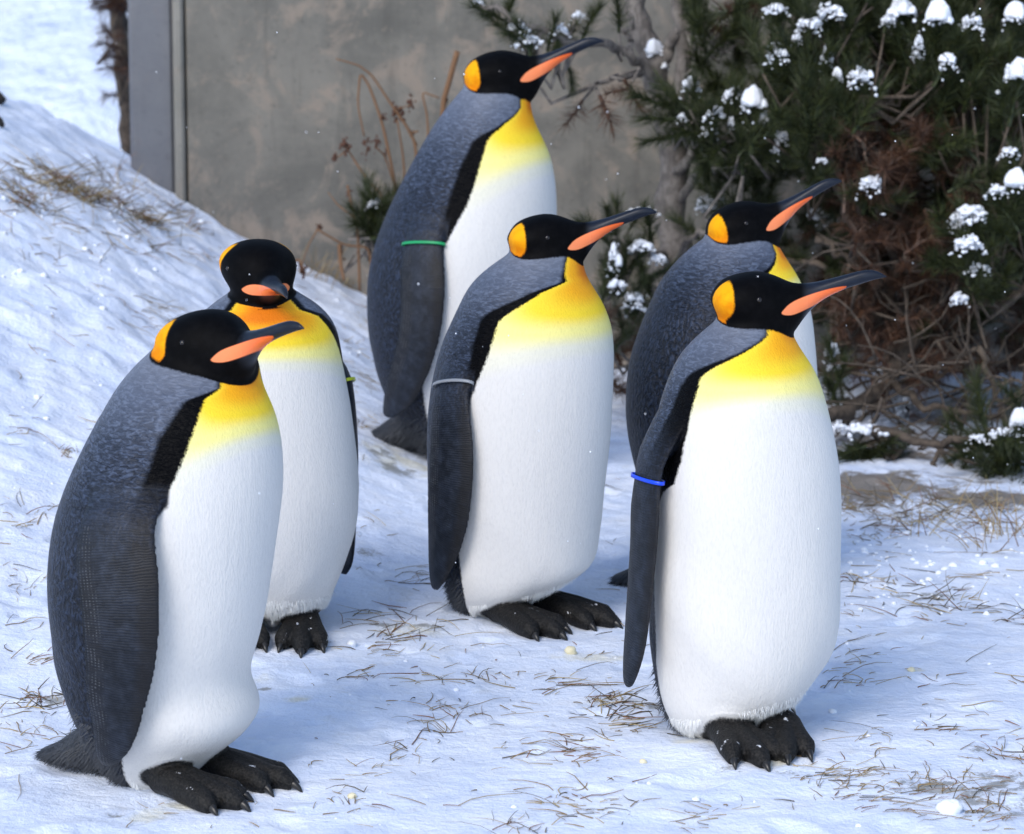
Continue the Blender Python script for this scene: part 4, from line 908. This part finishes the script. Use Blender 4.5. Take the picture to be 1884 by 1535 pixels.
# the big pine on the right
pine("broad dark pine at the right with thick snow caps and brown dead needles inside",
 at(1640, 800, 9.3),
 [([(1500, 775, 8.9), (1560, 755, 9.0), (1635, 705, 9.2), (1645, 600, 9.3), (1650, 400, 9.4), (1640, 200, 9.4), (1660, 20, 9.4)], .022, .012),
  ([(1640, 690, 9.2), (1720, 560, 9.3), (1740, 300, 9.4), (1800, 120, 9.4), (1810, -40, 9.4)], .022, .010),
  ([(1645, 560, 9.3), (1560, 400, 9.3), (1510, 250, 9.2), (1490, 130, 9.1), (1488, 50, 9.1)], .016, .006),
  ([(1648, 480, 9.3), (1580, 300, 9.2), (1582, 180, 9.1)], .013, .006),
  ([(1735, 360, 9.4), (1830, 330, 9.1), (1870, 345, 9.0)], .013, .006),
  ([(1720, 520, 9.3), (1780, 440, 9.0), (1830, 420, 9.0)], .012, .005),
  ([(1640, 700, 9.2), (1690, 750, 9.0), (1760, 760, 9.0), (1850, 770, 8.9)], .012, .006),
  ([(1600, 790, 8.75), (1720, 820, 8.7), (1790, 812, 8.7), (1850, 790, 8.7), (1900, 780, 8.7)], .012, .009),
  ([(1655, 800, 8.8), (1640, 850, 8.75), (1622, 885, 8.75)], .010, .007),
  ([(1720, 820, 8.7), (1715, 880, 8.7)], .007, .005),
  ([(1760, 560, 9.2), (1850, 560, 9.1), (1900, 520, 9.0)], .014, .010),
  ([(1500, 440, 9.2), (1560, 480, 9.2), (1640, 560, 9.25)], .010, .006),
  ([(1430, 470, 9.4), (1520, 490, 9.3), (1600, 570, 9.3), (1700, 640, 9.3)], .009, .008),
  ([(1800, 640, 9.0), (1840, 740, 9.0), (1860, 850, 8.9)], .009, .006)],
 [(1489, 45, 9.05, 0, 1, 1.3), (1460, 80, 9.05, -.4, .8, 1.1), (1430, 95, 9.05, -.5, .8, 1.1), (1520, 100, 9.05, .3, .9, 1.1), (1490, 120, 9.0, 0, .9, 1.3), (1470, 160, 9.0, -.2, .8, 1.2), (1510, 170, 9.0, .2, .8, 1.2), (1540, 145, 9.05, .1, 1, 1.0), (1582, 145, 9.0, .2, 1, 1.2), (1600, 180, 9.0, .3, .7, 1.1), (1560, 190, 9.0, -.2, .8, 1.1),
  (1440, 140, 9.1, -.5, .5, 1.1), (1450, 210, 9.05, -.4, .5, 1.1), (1490, 230, 9.0, 0, .6, 1.2), (1530, 240, 9.0, .2, .6, 1.1), (1470, 290, 9.05, -.2, .3, 1.1), (1510, 310, 9.05, .1, .2, 1.0), (1420, 20, 9.1, -.4, .8, 1), (1540, 20, 9.1, .2, .9, 1.1), (1510, 5, 9.1, 0, 1, 1), (1570, 60, 9.1, .2, .8, 1.1),
  (1660, 30, 9.1, 0, 1, 1.2), (1640, 60, 9.1, -.4, .7, 1.1), (1727, 45, 9.05, 0, 1, 1.3), (1700, 85, 9.05, -.3, .8, 1.1), (1750, 90, 9.05, .3, .7, 1.1), (1787, 50, 9.1, .2, 1, 1.1), (1820, 90, 9.05, .3, .6, 1.1), (1870, 40, 9.1, .1, .9, 1.1), (1860, 150, 9.0, 0, .8, 1.2), (1830, 180, 9.0, -.2, .6, 1.1), (1690, 150, 9.1, -.2, .5, 1.1), (1740, 160, 9.1, .1, .6, 1.1), (1790, 150, 9.05, .1, .6, 1.1),
  (1859, 290, 8.95, 0, 1, 1.1), (1867, 350, 8.9, 0, 1, 1.2), (1840, 370, 8.9, -.4, .6, 1.1), (1850, 420, 8.9, -.2, .3, 1.1), (1789, 392, 8.95, -.4, .8, 1.1), (1760, 420, 8.95, -.6, .4, 1.1), (1785, 455, 8.9, 0, .8, 1.1), (1820, 470, 8.9, .2, .5, 1.1), (1750, 480, 8.95, -.5, .2, 1), (1800, 520, 8.9, 0, .2, 1.1), (1850, 520, 8.9, .1, .3, 1.1),
  (1602, 340, 9.0, .1, .6, 1.0), (1570, 350, 9.0, -.4, .3, 1), (1640, 360, 9.0, .5, .3, .9), (1520, 640, 9.0, -.2, .5, 1), (1545, 680, 9.0, .1, .5, 1), (1530, 720, 9.0, -.1, .2, .9), (1570, 820, 8.75, -.3, .2, 1), (1600, 830, 8.75, 0, .1, 1), (1630, 835, 8.75, .3, .1, 1), (1555, 850, 8.75, -.3, -.2, 1),
  (1800, 815, 8.6, -.5, .4, 1.1), (1840, 830, 8.55, -.1, .5, 1.1), (1870, 810, 8.55, .2, .8, 1.1), (1820, 870, 8.55, -.3, 0, 1.1), (1860, 880, 8.5, 0, .1, 1.1), (1835, 915, 8.5, -.2, -.4, 1), (1875, 930, 8.5, .1, -.4, 1)],
 [(1540, 0, 1884, 260, 9.1, 9.5, 70, 'g', 0, .7, False), (1700, 260, 1890, 560, 9.0, 9.4, 45, 'g', 0, .5, False), (1400, 20, 1560, 320, 9.1, 9.4, 40, 'g', 0, .7, False), (1550, 230, 1770, 560, 8.98, 9.4, 95, 'b', 0, .1, False), (1530, 540, 1790, 720, 9.0, 9.4, 40, 'b', 0, -.1, False),
  (1780, 780, 1900, 930, 8.5, 8.9, 22, 'g', 0, .2, False), (1540, 800, 1650, 860, 8.7, 8.9, 10, 'g', 0, .1, False), (1660, 10, 1884, 300, 9.3, 9.6, 10, 'b', 0, .2, False), (1640, 560, 1890, 700, 9.1, 9.6, 14, 'b', 0, 0, False),
  (1440, -60, 1960, 300, 9.3, 9.95, 330, 'g', 0, .6, True), (1480, 300, 1960, 620, 9.3, 9.95, 190, 'g', 0, .4, True), (1480, 300, 1960, 680, 9.3, 9.9, 170, 'b', 0, .1, True), (1900, -60, 2150, 900, 8.9, 9.9, 120, 'g', 0, .5, True)],
 [(1427, 12, 9.0, 52, 22, .6), (1489, 40, 8.98, 58, 34, .5), (1465, 65, 8.98, 24, 26, .8), (1430, 92, 8.98, 50, 36, .9), (1522, 96, 8.98, 30, 40, .5), (1540, 137, 8.95, 24, 24, .3), (1582, 136, 8.92, 58, 40, .7), (1660, 18, 9.0, 66, 44, .25), (1635, 33, 9.0, 30, 20, .5), (1727, 28, 8.95, 64, 46, .1), (1691, 72, 8.95, 24, 34, .7),
  (1787, 36, 9.0, 46, 32, .6), (1870, 25, 9.0, 50, 40, .3), (1872, 134, 8.9, 64, 40, .1), (1690, 95, 9.0, 24, 22, .9), (1745, 105, 8.95, 40, 34, .95), (1528, 15, 9.0, 60, 34, .9), (1512, 292, 8.95, 26, 14, .5), (1602, 332, 8.9, 54, 34, .95), (1859, 275, 8.85, 42, 24, .8), (1867, 332, 8.8, 50, 42, .1), (1835, 345, 8.82, 40, 26, .9), (1789, 384, 8.85, 64, 34, .8),
  (1785, 442, 8.8, 66, 34, .95), (1760, 400, 8.88, 36, 40, .8), (1579, 405, 9.5, 90, 24, .3), (1510, 392, 9.5, 50, 30, .3), (1530, 640, 8.95, 34, 36, .95), (1535, 670, 8.95, 30, 14, .8), (1590, 786, 8.68, 90, 16, .6), (1545, 782, 8.68, 36, 16, .8), (1718, 816, 8.66, 30, 9, .2), (1800, 803, 8.5, 40, 16, .6), (1850, 795, 8.48, 80, 26, .5), (1875, 772, 8.45, 40, 40, .3), (1780, 830, 8.6, 20, 10, .4), (1765, 545, 8.85, 40, 26, .95), (1800, 490, 8.85, 50, 20, .9)],
 tangle=[(1540, 640, 1900, 860, 8.8, 9.6, 140), (1540, 420, 1800, 660, 9.0, 9.5, 40)], bark=M_BARK_B, seed=5)

# a low sprig of pine left of the tallest penguin, by the wall
pine("single low pine sprig with a dab of snow, left of the tallest penguin",
 at(690, 520, 9.75), [([(690, 520, 9.75), (688, 470, 9.72), (678, 400, 9.7)], .010, .005)],
 [(665, 385, 9.7, -.5, .7, 1.0), (680, 372, 9.68, 0, 1, 1.05), (700, 380, 9.68, .4, .8, 1), (660, 410, 9.68, -.6, .2, 1), (680, 420, 9.66, -.1, .3, 1), (700, 415, 9.68, .3, .3, 1)],
 [(655, 385, 710, 440, 9.66, 9.75, 5, 'g', 0, .4, False)], [(688, 373, 9.62, 28, 14, .4)], seed=9)

# dark shrub behind the post
pine("narrow dark shrub standing just behind the left side of the post",
 at(228, 260, 11.4), [([(230, 300, 11.4), (226, 150, 11.4), (212, 20, 11.4), (205, -80, 11.4)], .022, .03)],
 [], [(205, -60, 235, 20, 11.3, 11.5, 16, 'b', -.3, .2, False), (216, 20, 234, 90, 11.3, 11.5, 10, 'b', -.2, .2, False), (226, 90, 236, 185, 11.3, 11.5, 6, 'b', -.1, .2, False), (200, -80, 240, 0, 11.35, 11.5, 25, 'g', -.2, .3, True)], [], bark=M_BARK_B, seed=13)

# ------------------------------------------------------------------ dried weeds by the wall
M_STEM = simple("dry_stem", (.17, .088, .042), .8)
M_SEED = simple("seed_head_brown", (.085, .035, .020), .85)
def weed(label, base, stems, heads, off, sc_, Y_):
    root = empty("dried_weed", base); b0 = np.array(base); P = lambda c: at(c[0] / sc_ + off[0], c[1] / sc_ + off[1], Y_) - b0
    for pts, r0, r1 in stems:
        q = [P(p) for p in pts]; m = MB(); t = np.linspace(0, 1, len(q)); ti = np.linspace(0, 1, len(q) * 4)
        Q = np.stack([np.interp(ti, t, [x[k] for x in q]) for k in range(3)], 1); Q[1:-1] = (Q[:-2] + 2 * Q[1:-1] + Q[2:]) / 4
        Q[:, 1] += np.linspace(0, random.uniform(-.08, .08), len(Q)); m.tube(list(Q), np.linspace(r0, r1, len(Q)) * 1.35, 6); m.build("stem", M_STEM, root)
    for (x, y, w_, h_) in heads:
        c = P((x, y)); k = FPX / Y_ * sc_; m = MB(); g = np.random.default_rng(int(x * 7 + y))
        for _ in range(22):
            q = c + g.normal(0, 1, 3) * np.array([w_, w_, h_]) / k * .36; r_ = w_ / k * g.uniform(.16, .3)
            m.tube([q - np.array([0, 0, r_]), q, q + np.array([0, 0, r_])], [r_ * .5, r_, r_ * .4], 6)
        m.build("seed_head", M_SEED, root)
    tag(root, label, "dried weed", "dried weeds in front of the wall")
weed("taller dried weed with bent stems and dark round seed heads before the wall", at(735, 540, 9.85),
 [([(620, 1450), (560, 800), (480, 420), (400, 190), (345, 110), (328, 300), (370, 500)], .004, .0018), ([(700, 1300), (690, 560), (630, 440), (540, 310), (420, 125), (340, 60), (200, 20)], .004, .0015), ([(640, 1400), (480, 870), (380, 770), (250, 570)], .004, .002), ([(640, 1200), (610, 620), (575, 390)], .003, .002),
  ([(760, 1300), (760, 400), (720, 230), (830, 270)], .003, .0016), ([(820, 1300), (850, 300), (885, 180), (940, -20)], .006, .007), ([(580, 900), (500, 620), (450, 560)], .002, .0015), ([(250, 600), (190, 640)], .0018, .0012), ([(560, 340), (655, 300)], .0018, .0012), ([(690, 560), (650, 485), (700, 470)], .003, .002)],
 [(250, 560, 46, 60), (188, 635, 30, 34), (385, 565, 32, 110), (450, 550, 32, 50), (480, 385, 26, 30), (577, 370, 50, 90), (655, 295, 32, 60), (497, 605, 20, 40), (855, 280, 30, 30), (655, 485, 26, 30)], (560, 100), 3.337, 9.85)
weed("lower dried weed with a hanging brown leaf beside the pine sprig", at(660, 560, 9.7),
 [([(420, 1450), (400, 1180), (250, 1160), (90, 1060)], .003, .002), ([(90, 1060), (30, 1160), (-10, 1280)], .002, .001), ([(340, 1450), (330, 1100), (290, 920), (265, 800)], .0035, .002), ([(300, 1000), (200, 930), (140, 860)], .002, .001), ([(215, 1170), (225, 1280), (250, 1370)], .005, .003), ([(-90, 1290), (-30, 1250), (0, 1300)], .003, .002)],
 [(270, 850, 24, 90), (225, 1250, 30, 130), (90, 1060, 26, 30), (-10, 1330, 44, 60)], (560, 100), 3.337, 9.7)

# ------------------------------------------------------------------ dry grass
def mat_grass():
    m = NT("dry_grass"); t = m.n("ShaderNodeAttribute", attribute_name="tint").outputs["Color"]
    return m.done(t, .7, None, Specular_IOR_Level=.2)
M_GRASS = mat_grass()
def straw_col(g, dark=.3):
    r = g.random()
    if r < dark: c = np.array([.085, .066, .036])
    elif r < .62: c = np.array([.25, .175, .085])
    elif r < .88: c = np.array([.38, .30, .165])
    else: c = np.array([.20, .095, .045])
    return tuple(c * g.uniform(.7, 1.2))
def blade(m, p, az, el, L, w_, curl, col, g, ground=False):
    pts = []; q = np.array(p, float); n = 5; a = az
    for i in range(n):
        pts.append(q.copy())
        if ground:
            a += curl / n + g.normal(0, .12); q = q + np.array([math.cos(a), math.sin(a), 0]) * L / n
            q[2] = float(ground_z(q[0], q[1])) + .002 + max(0, el) * L * math.sin(math.pi * (i + 1) / n * .9)
        else:
            a += g.normal(0, .1); e = el - curl * (i / n); q = q + np.array([math.cos(a) * math.cos(e), math.sin(a) * math.cos(e), math.sin(e)]) * L / n
            q[2] = max(q[2], float(ground_z(q[0], q[1])) + .002)
    m.tube(pts, [w_, w_, w_ * .9, w_ * .7, w_ * .35], 3, col)
TUFTS = [((150, 365), 120, .11, .15, .35, "densest grey clump of dry grass high on the snow bank, near the post", .5), ((95, 350), 60, .14, .14, .3, "pale grass clump high on the snow bank, left of the densest one", .3), ((40, 378), 60, .10, .13, .35, "brown grass clump on the snow bank at the left picture edge", .3), ((232, 388), 80, .09, .13, .3, "grass clump on the bank crest right below the post", .5), ((275, 415), 60, .07, .10, .3, "grass clump on the bank just under the wall's pale edge strip", .5),
  ((215, 345), 16, .06, .14, .9, "sparse upright grass at the foot of the post", .7), ((320, 390), 22, .05, .07, .4, "short grass fringe on the bank crest where the wall meets it", .5), ((255, 450), 22, .10, .10, .25, "thin flattened grass clump lower on the bank above the bowed penguin", .4), ((350, 415), 14, .05, .06, .4, "smallest grass wisp on the bank crest in front of the wall", .4),
  ((590, 525), 18, .06, .16, .8, "tall straw coloured grass between bowed penguin and the wall", .05), ((635, 530), 30, .08, .10, .4, "bushy straw clump left of the tallest penguin's flipper", .05), ((655, 640), 16, .09, .07, .2, "flattened straw beside the tallest penguin's tail", .2),
  ((1690, 985), 7, .05, .17, 1.0, "tall bent straw stalk in front of the pine's low branches", .0), ((1850, 985), 30, .09, .15, .95, "upright straw clump with broad brown blades below the right pine bough", .05), ((1810, 1010), 10, .05, .12, .7, "small clump of broad brown leaves left of the upright straw clump", .0), ((1775, 940), 90, .24, .12, .4, "low straw fringe along the snow edge under the pine", .2), ((1640, 935), 80, .22, .10, .4, "low straw fringe under the pine right beside the blue banded penguin", .2),
  ((1720, 1105), 34, .15, .11, .15, "sprawling dry grass clump on the open snow right of the blue banded penguin", .6), ((1585, 1070), 12, .07, .07, .2, "grass wisp touching the blue banded penguin's right side", .6), ((90, 1292), 36, .07, .07, .2, "matted grass clump behind the tail of the side-on penguin", .5), ((735, 1155), 44, .16, .10, .08, "flat mat of straw in front of the middle penguin's feet", .4), ((120, 832), 16, .03, .03, .6, "small yellowish grass knot against the side-on penguin's back", .0), ((1150, 1300), 50, .10, .07, .10, "dark matted straw beside the tail of the blue banded penguin", .7), ((1880, 1140), 12, .08, .08, .2, "grass wisp at the right picture edge", .5), ((35, 960), 7, .04, .07, .4, "bent brown grass stalk on the snow left of the side-on penguin", .1)]
for (pp, n, sp, L, el, lab, dk) in TUFTS:
    g = np.random.default_rng(int(pp[0] * 3 + pp[1])); c = ground_hit(*pp); c[2] = 0; m = MB(); w_ = .0011 if L < .2 else .0024; rt = empty("grass_tuft", (c[0], c[1], float(ground_z(c[0], c[1])))); rl = np.array(rt.location)
    for _ in range(n):
        x, y = c[0] + g.normal(0, sp * .45), c[1] + g.normal(0, sp * .5); z = float(ground_z(x, y))
        blade(m, (x - c[0] + c[0], y, z), g.uniform(0, 2 * math.pi), max(.02, g.normal(el, .25)), L * g.uniform(.5, 1.3), w_ * g.uniform(.7, 1.3), g.normal(.5, .5), straw_col(g, dk), g, ground=False)
    m.v = [tuple(np.array(q) - rl) for q in m.v]; o = m.build("grass_blades", M_GRASS, rt, smooth=False); tag(o, kind="stuff"); tag(rt, lab, "grass tuft", "dry grass tufts sticking out of the snow")
g = np.random.default_rng(77); m = MB()
zones = [((0, 880, 90, 1500), 46), ((0, 420, 420, 800), 80), ((620, 640, 760, 1200), 50), ((560, 1180, 1180, 1500), 150), ((1560, 960, 1884, 1180), 70), ((1440, 1180, 1884, 1500), 150), ((100, 1470, 1400, 1530), 60), ((1100, 880, 1170, 1200), 16), ((0, 310, 420, 470), 190), ((1650, 1420, 1884, 1520), 50), ((1550, 900, 1884, 980), 70), ((850, 1180, 1150, 1340), 40), ((560, 520, 700, 760), 40)]
for (x0, y0, x1, y1), n in zones:
    k = max(3, n // 11); cs = [(g.uniform(x0, x1), g.uniform(y0, y1), g.uniform(0, 3.14)) for _ in range(k)]
    for _ in range(int(n * 1.7)):
        if g.random() < .74:
            cxx, cyy, ca = cs[g.integers(k)]; qx, qy, az = cxx + g.normal(0, 28), cyy + g.normal(0, 12), ca + g.normal(0, .5)
        else: qx, qy, az = g.uniform(x0, x1), g.uniform(y0, y1), g.uniform(0, 6.28)
        p = ground_hit(qx, qy); p[2] = float(ground_z(p[0], p[1])) + .0015
        L = min(.20, float(np.exp(g.normal(-3.15, .65))))
        blade(m, p, az, max(0, g.normal(.0, .07)), L, g.uniform(.0005, .0012), g.normal(0, .25) if g.random() < .7 else g.normal(0, 1.3), straw_col(g, .15), g, ground=True)
o = m.build("strewn_grass", M_GRASS, None, smooth=False); tag(o, kind="stuff")

# small bits on the trampled snow
M_CRUMB = simple("pale_crumb", (.72, .66, .46), .8)
def lump(name, px, py, r_, mat, label, cat, group=None, flat=.7, seed=0):
    p = ground_hit(px, py); p[2] = float(ground_z(p[0], p[1])); g = np.random.default_rng(seed + abs(int(px))); m = MB(); rings = []
    for th in np.linspace(.1, math.pi - .1, 9):
        rings.append([np.array([math.sin(th) * math.cos(q), math.sin(th) * math.sin(q), flat * math.cos(th)]) * r_ * (1 + .5 * float(vnoise(np.array([q * 1.2 + px]), np.array([th * 2.0 + py]), 5)[0]) * math.sin(th)) for q in np.linspace(0, 2 * math.pi, 14, endpoint=False)])
    m.loft(rings); o = m.build(name, mat); o.location = tuple(p + np.array([0, 0, r_ * flat * .45])); tag(o, label, cat, group)
lump("snow_ball", 1748, 1497, .021, M_CAP, "round white lump of snow beside the grey dirt patch", "snow lump")
for (x, y, r_, lab) in ((1050, 1203, .013, "largest pale yellow crumb, on the snow just below the middle penguin's toes"), (1183, 1405, .007, "tiny pale yellow crumb on the snow left of the blue banded penguin's feet"),
                        (648, 1470, .008, "small pale yellow crumb on the snow right of the side-on penguin's toes"), (1677, 1232, .008, "small pale yellow crumb on the open snow right of the blue banded penguin")):
    lump("pale_crumb", x, y, r_, M_CRUMB, lab, "crumb", "pale crumbs strewn on the snow")
M_STONE = simple("dark_stone", (.02, .017, .015), .8)
lump("dark_stone", -8, 192, .026, M_STONE, "dark stone on the bank crest, the upper of two", "stone", None, .9)
lump("dark_stone", -6, 236, .022, M_STONE, "dark stone on the bank crest, the lower of two", "stone", None, 1.0)
# loose snow crumbs of the bank and along the pine's edge
g = np.random.default_rng(5); m = MB()
for (x0, y0, x1, y1), n in (((0, 330, 420, 520), 90), ((1560, 960, 1884, 1130), 120), ((0, 520, 400, 900), 30), ((600, 540, 680, 700), 20), ((560, 1180, 1884, 1520), 26)):
    for _ in range(n):
        p = ground_hit(g.uniform(x0, x1), g.uniform(y0, y1)); p[2] = float(ground_z(p[0], p[1])); r_ = abs(g.normal(0, .0038)) + .002; off = g.uniform(0, 90)
        m.loft([[p + r_ * np.array([math.sin(t) * math.cos(q), math.sin(t) * math.sin(q), .7 * math.cos(t)]) * (1 + .6 * float(vnoise(np.array([q + off]), np.array([t + off]))[0])) for q in np.linspace(0, 2 * math.pi, 7, endpoint=False)] for t in (.2, .9, 1.6, 2.3, 2.9)])
o = m.build("loose_snow_crumbs", M_CAP); tag(o, kind="stuff")
# a few flakes in the air
m = MB()
for _ in range(130):
    d = ray(g.uniform(0, PW), g.uniform(0, PH)); s = g.uniform(4.6, 9.3); p = np.array([0, 0, CAM_H]) + d * s
    if p[2] < float(ground_z(p[0], p[1])) + .03: continue
    r_ = g.uniform(.0008, .0019)
    m.loft([[p + r_ * np.array([math.sin(t) * math.cos(q), math.sin(t) * math.sin(q), math.cos(t)]) for q in np.linspace(0, 2 * math.pi, 5, endpoint=False)] for t in (.3, 1.57, 2.84)])
o = m.build("falling_snowflakes", M_CAP); tag(o, kind="stuff")
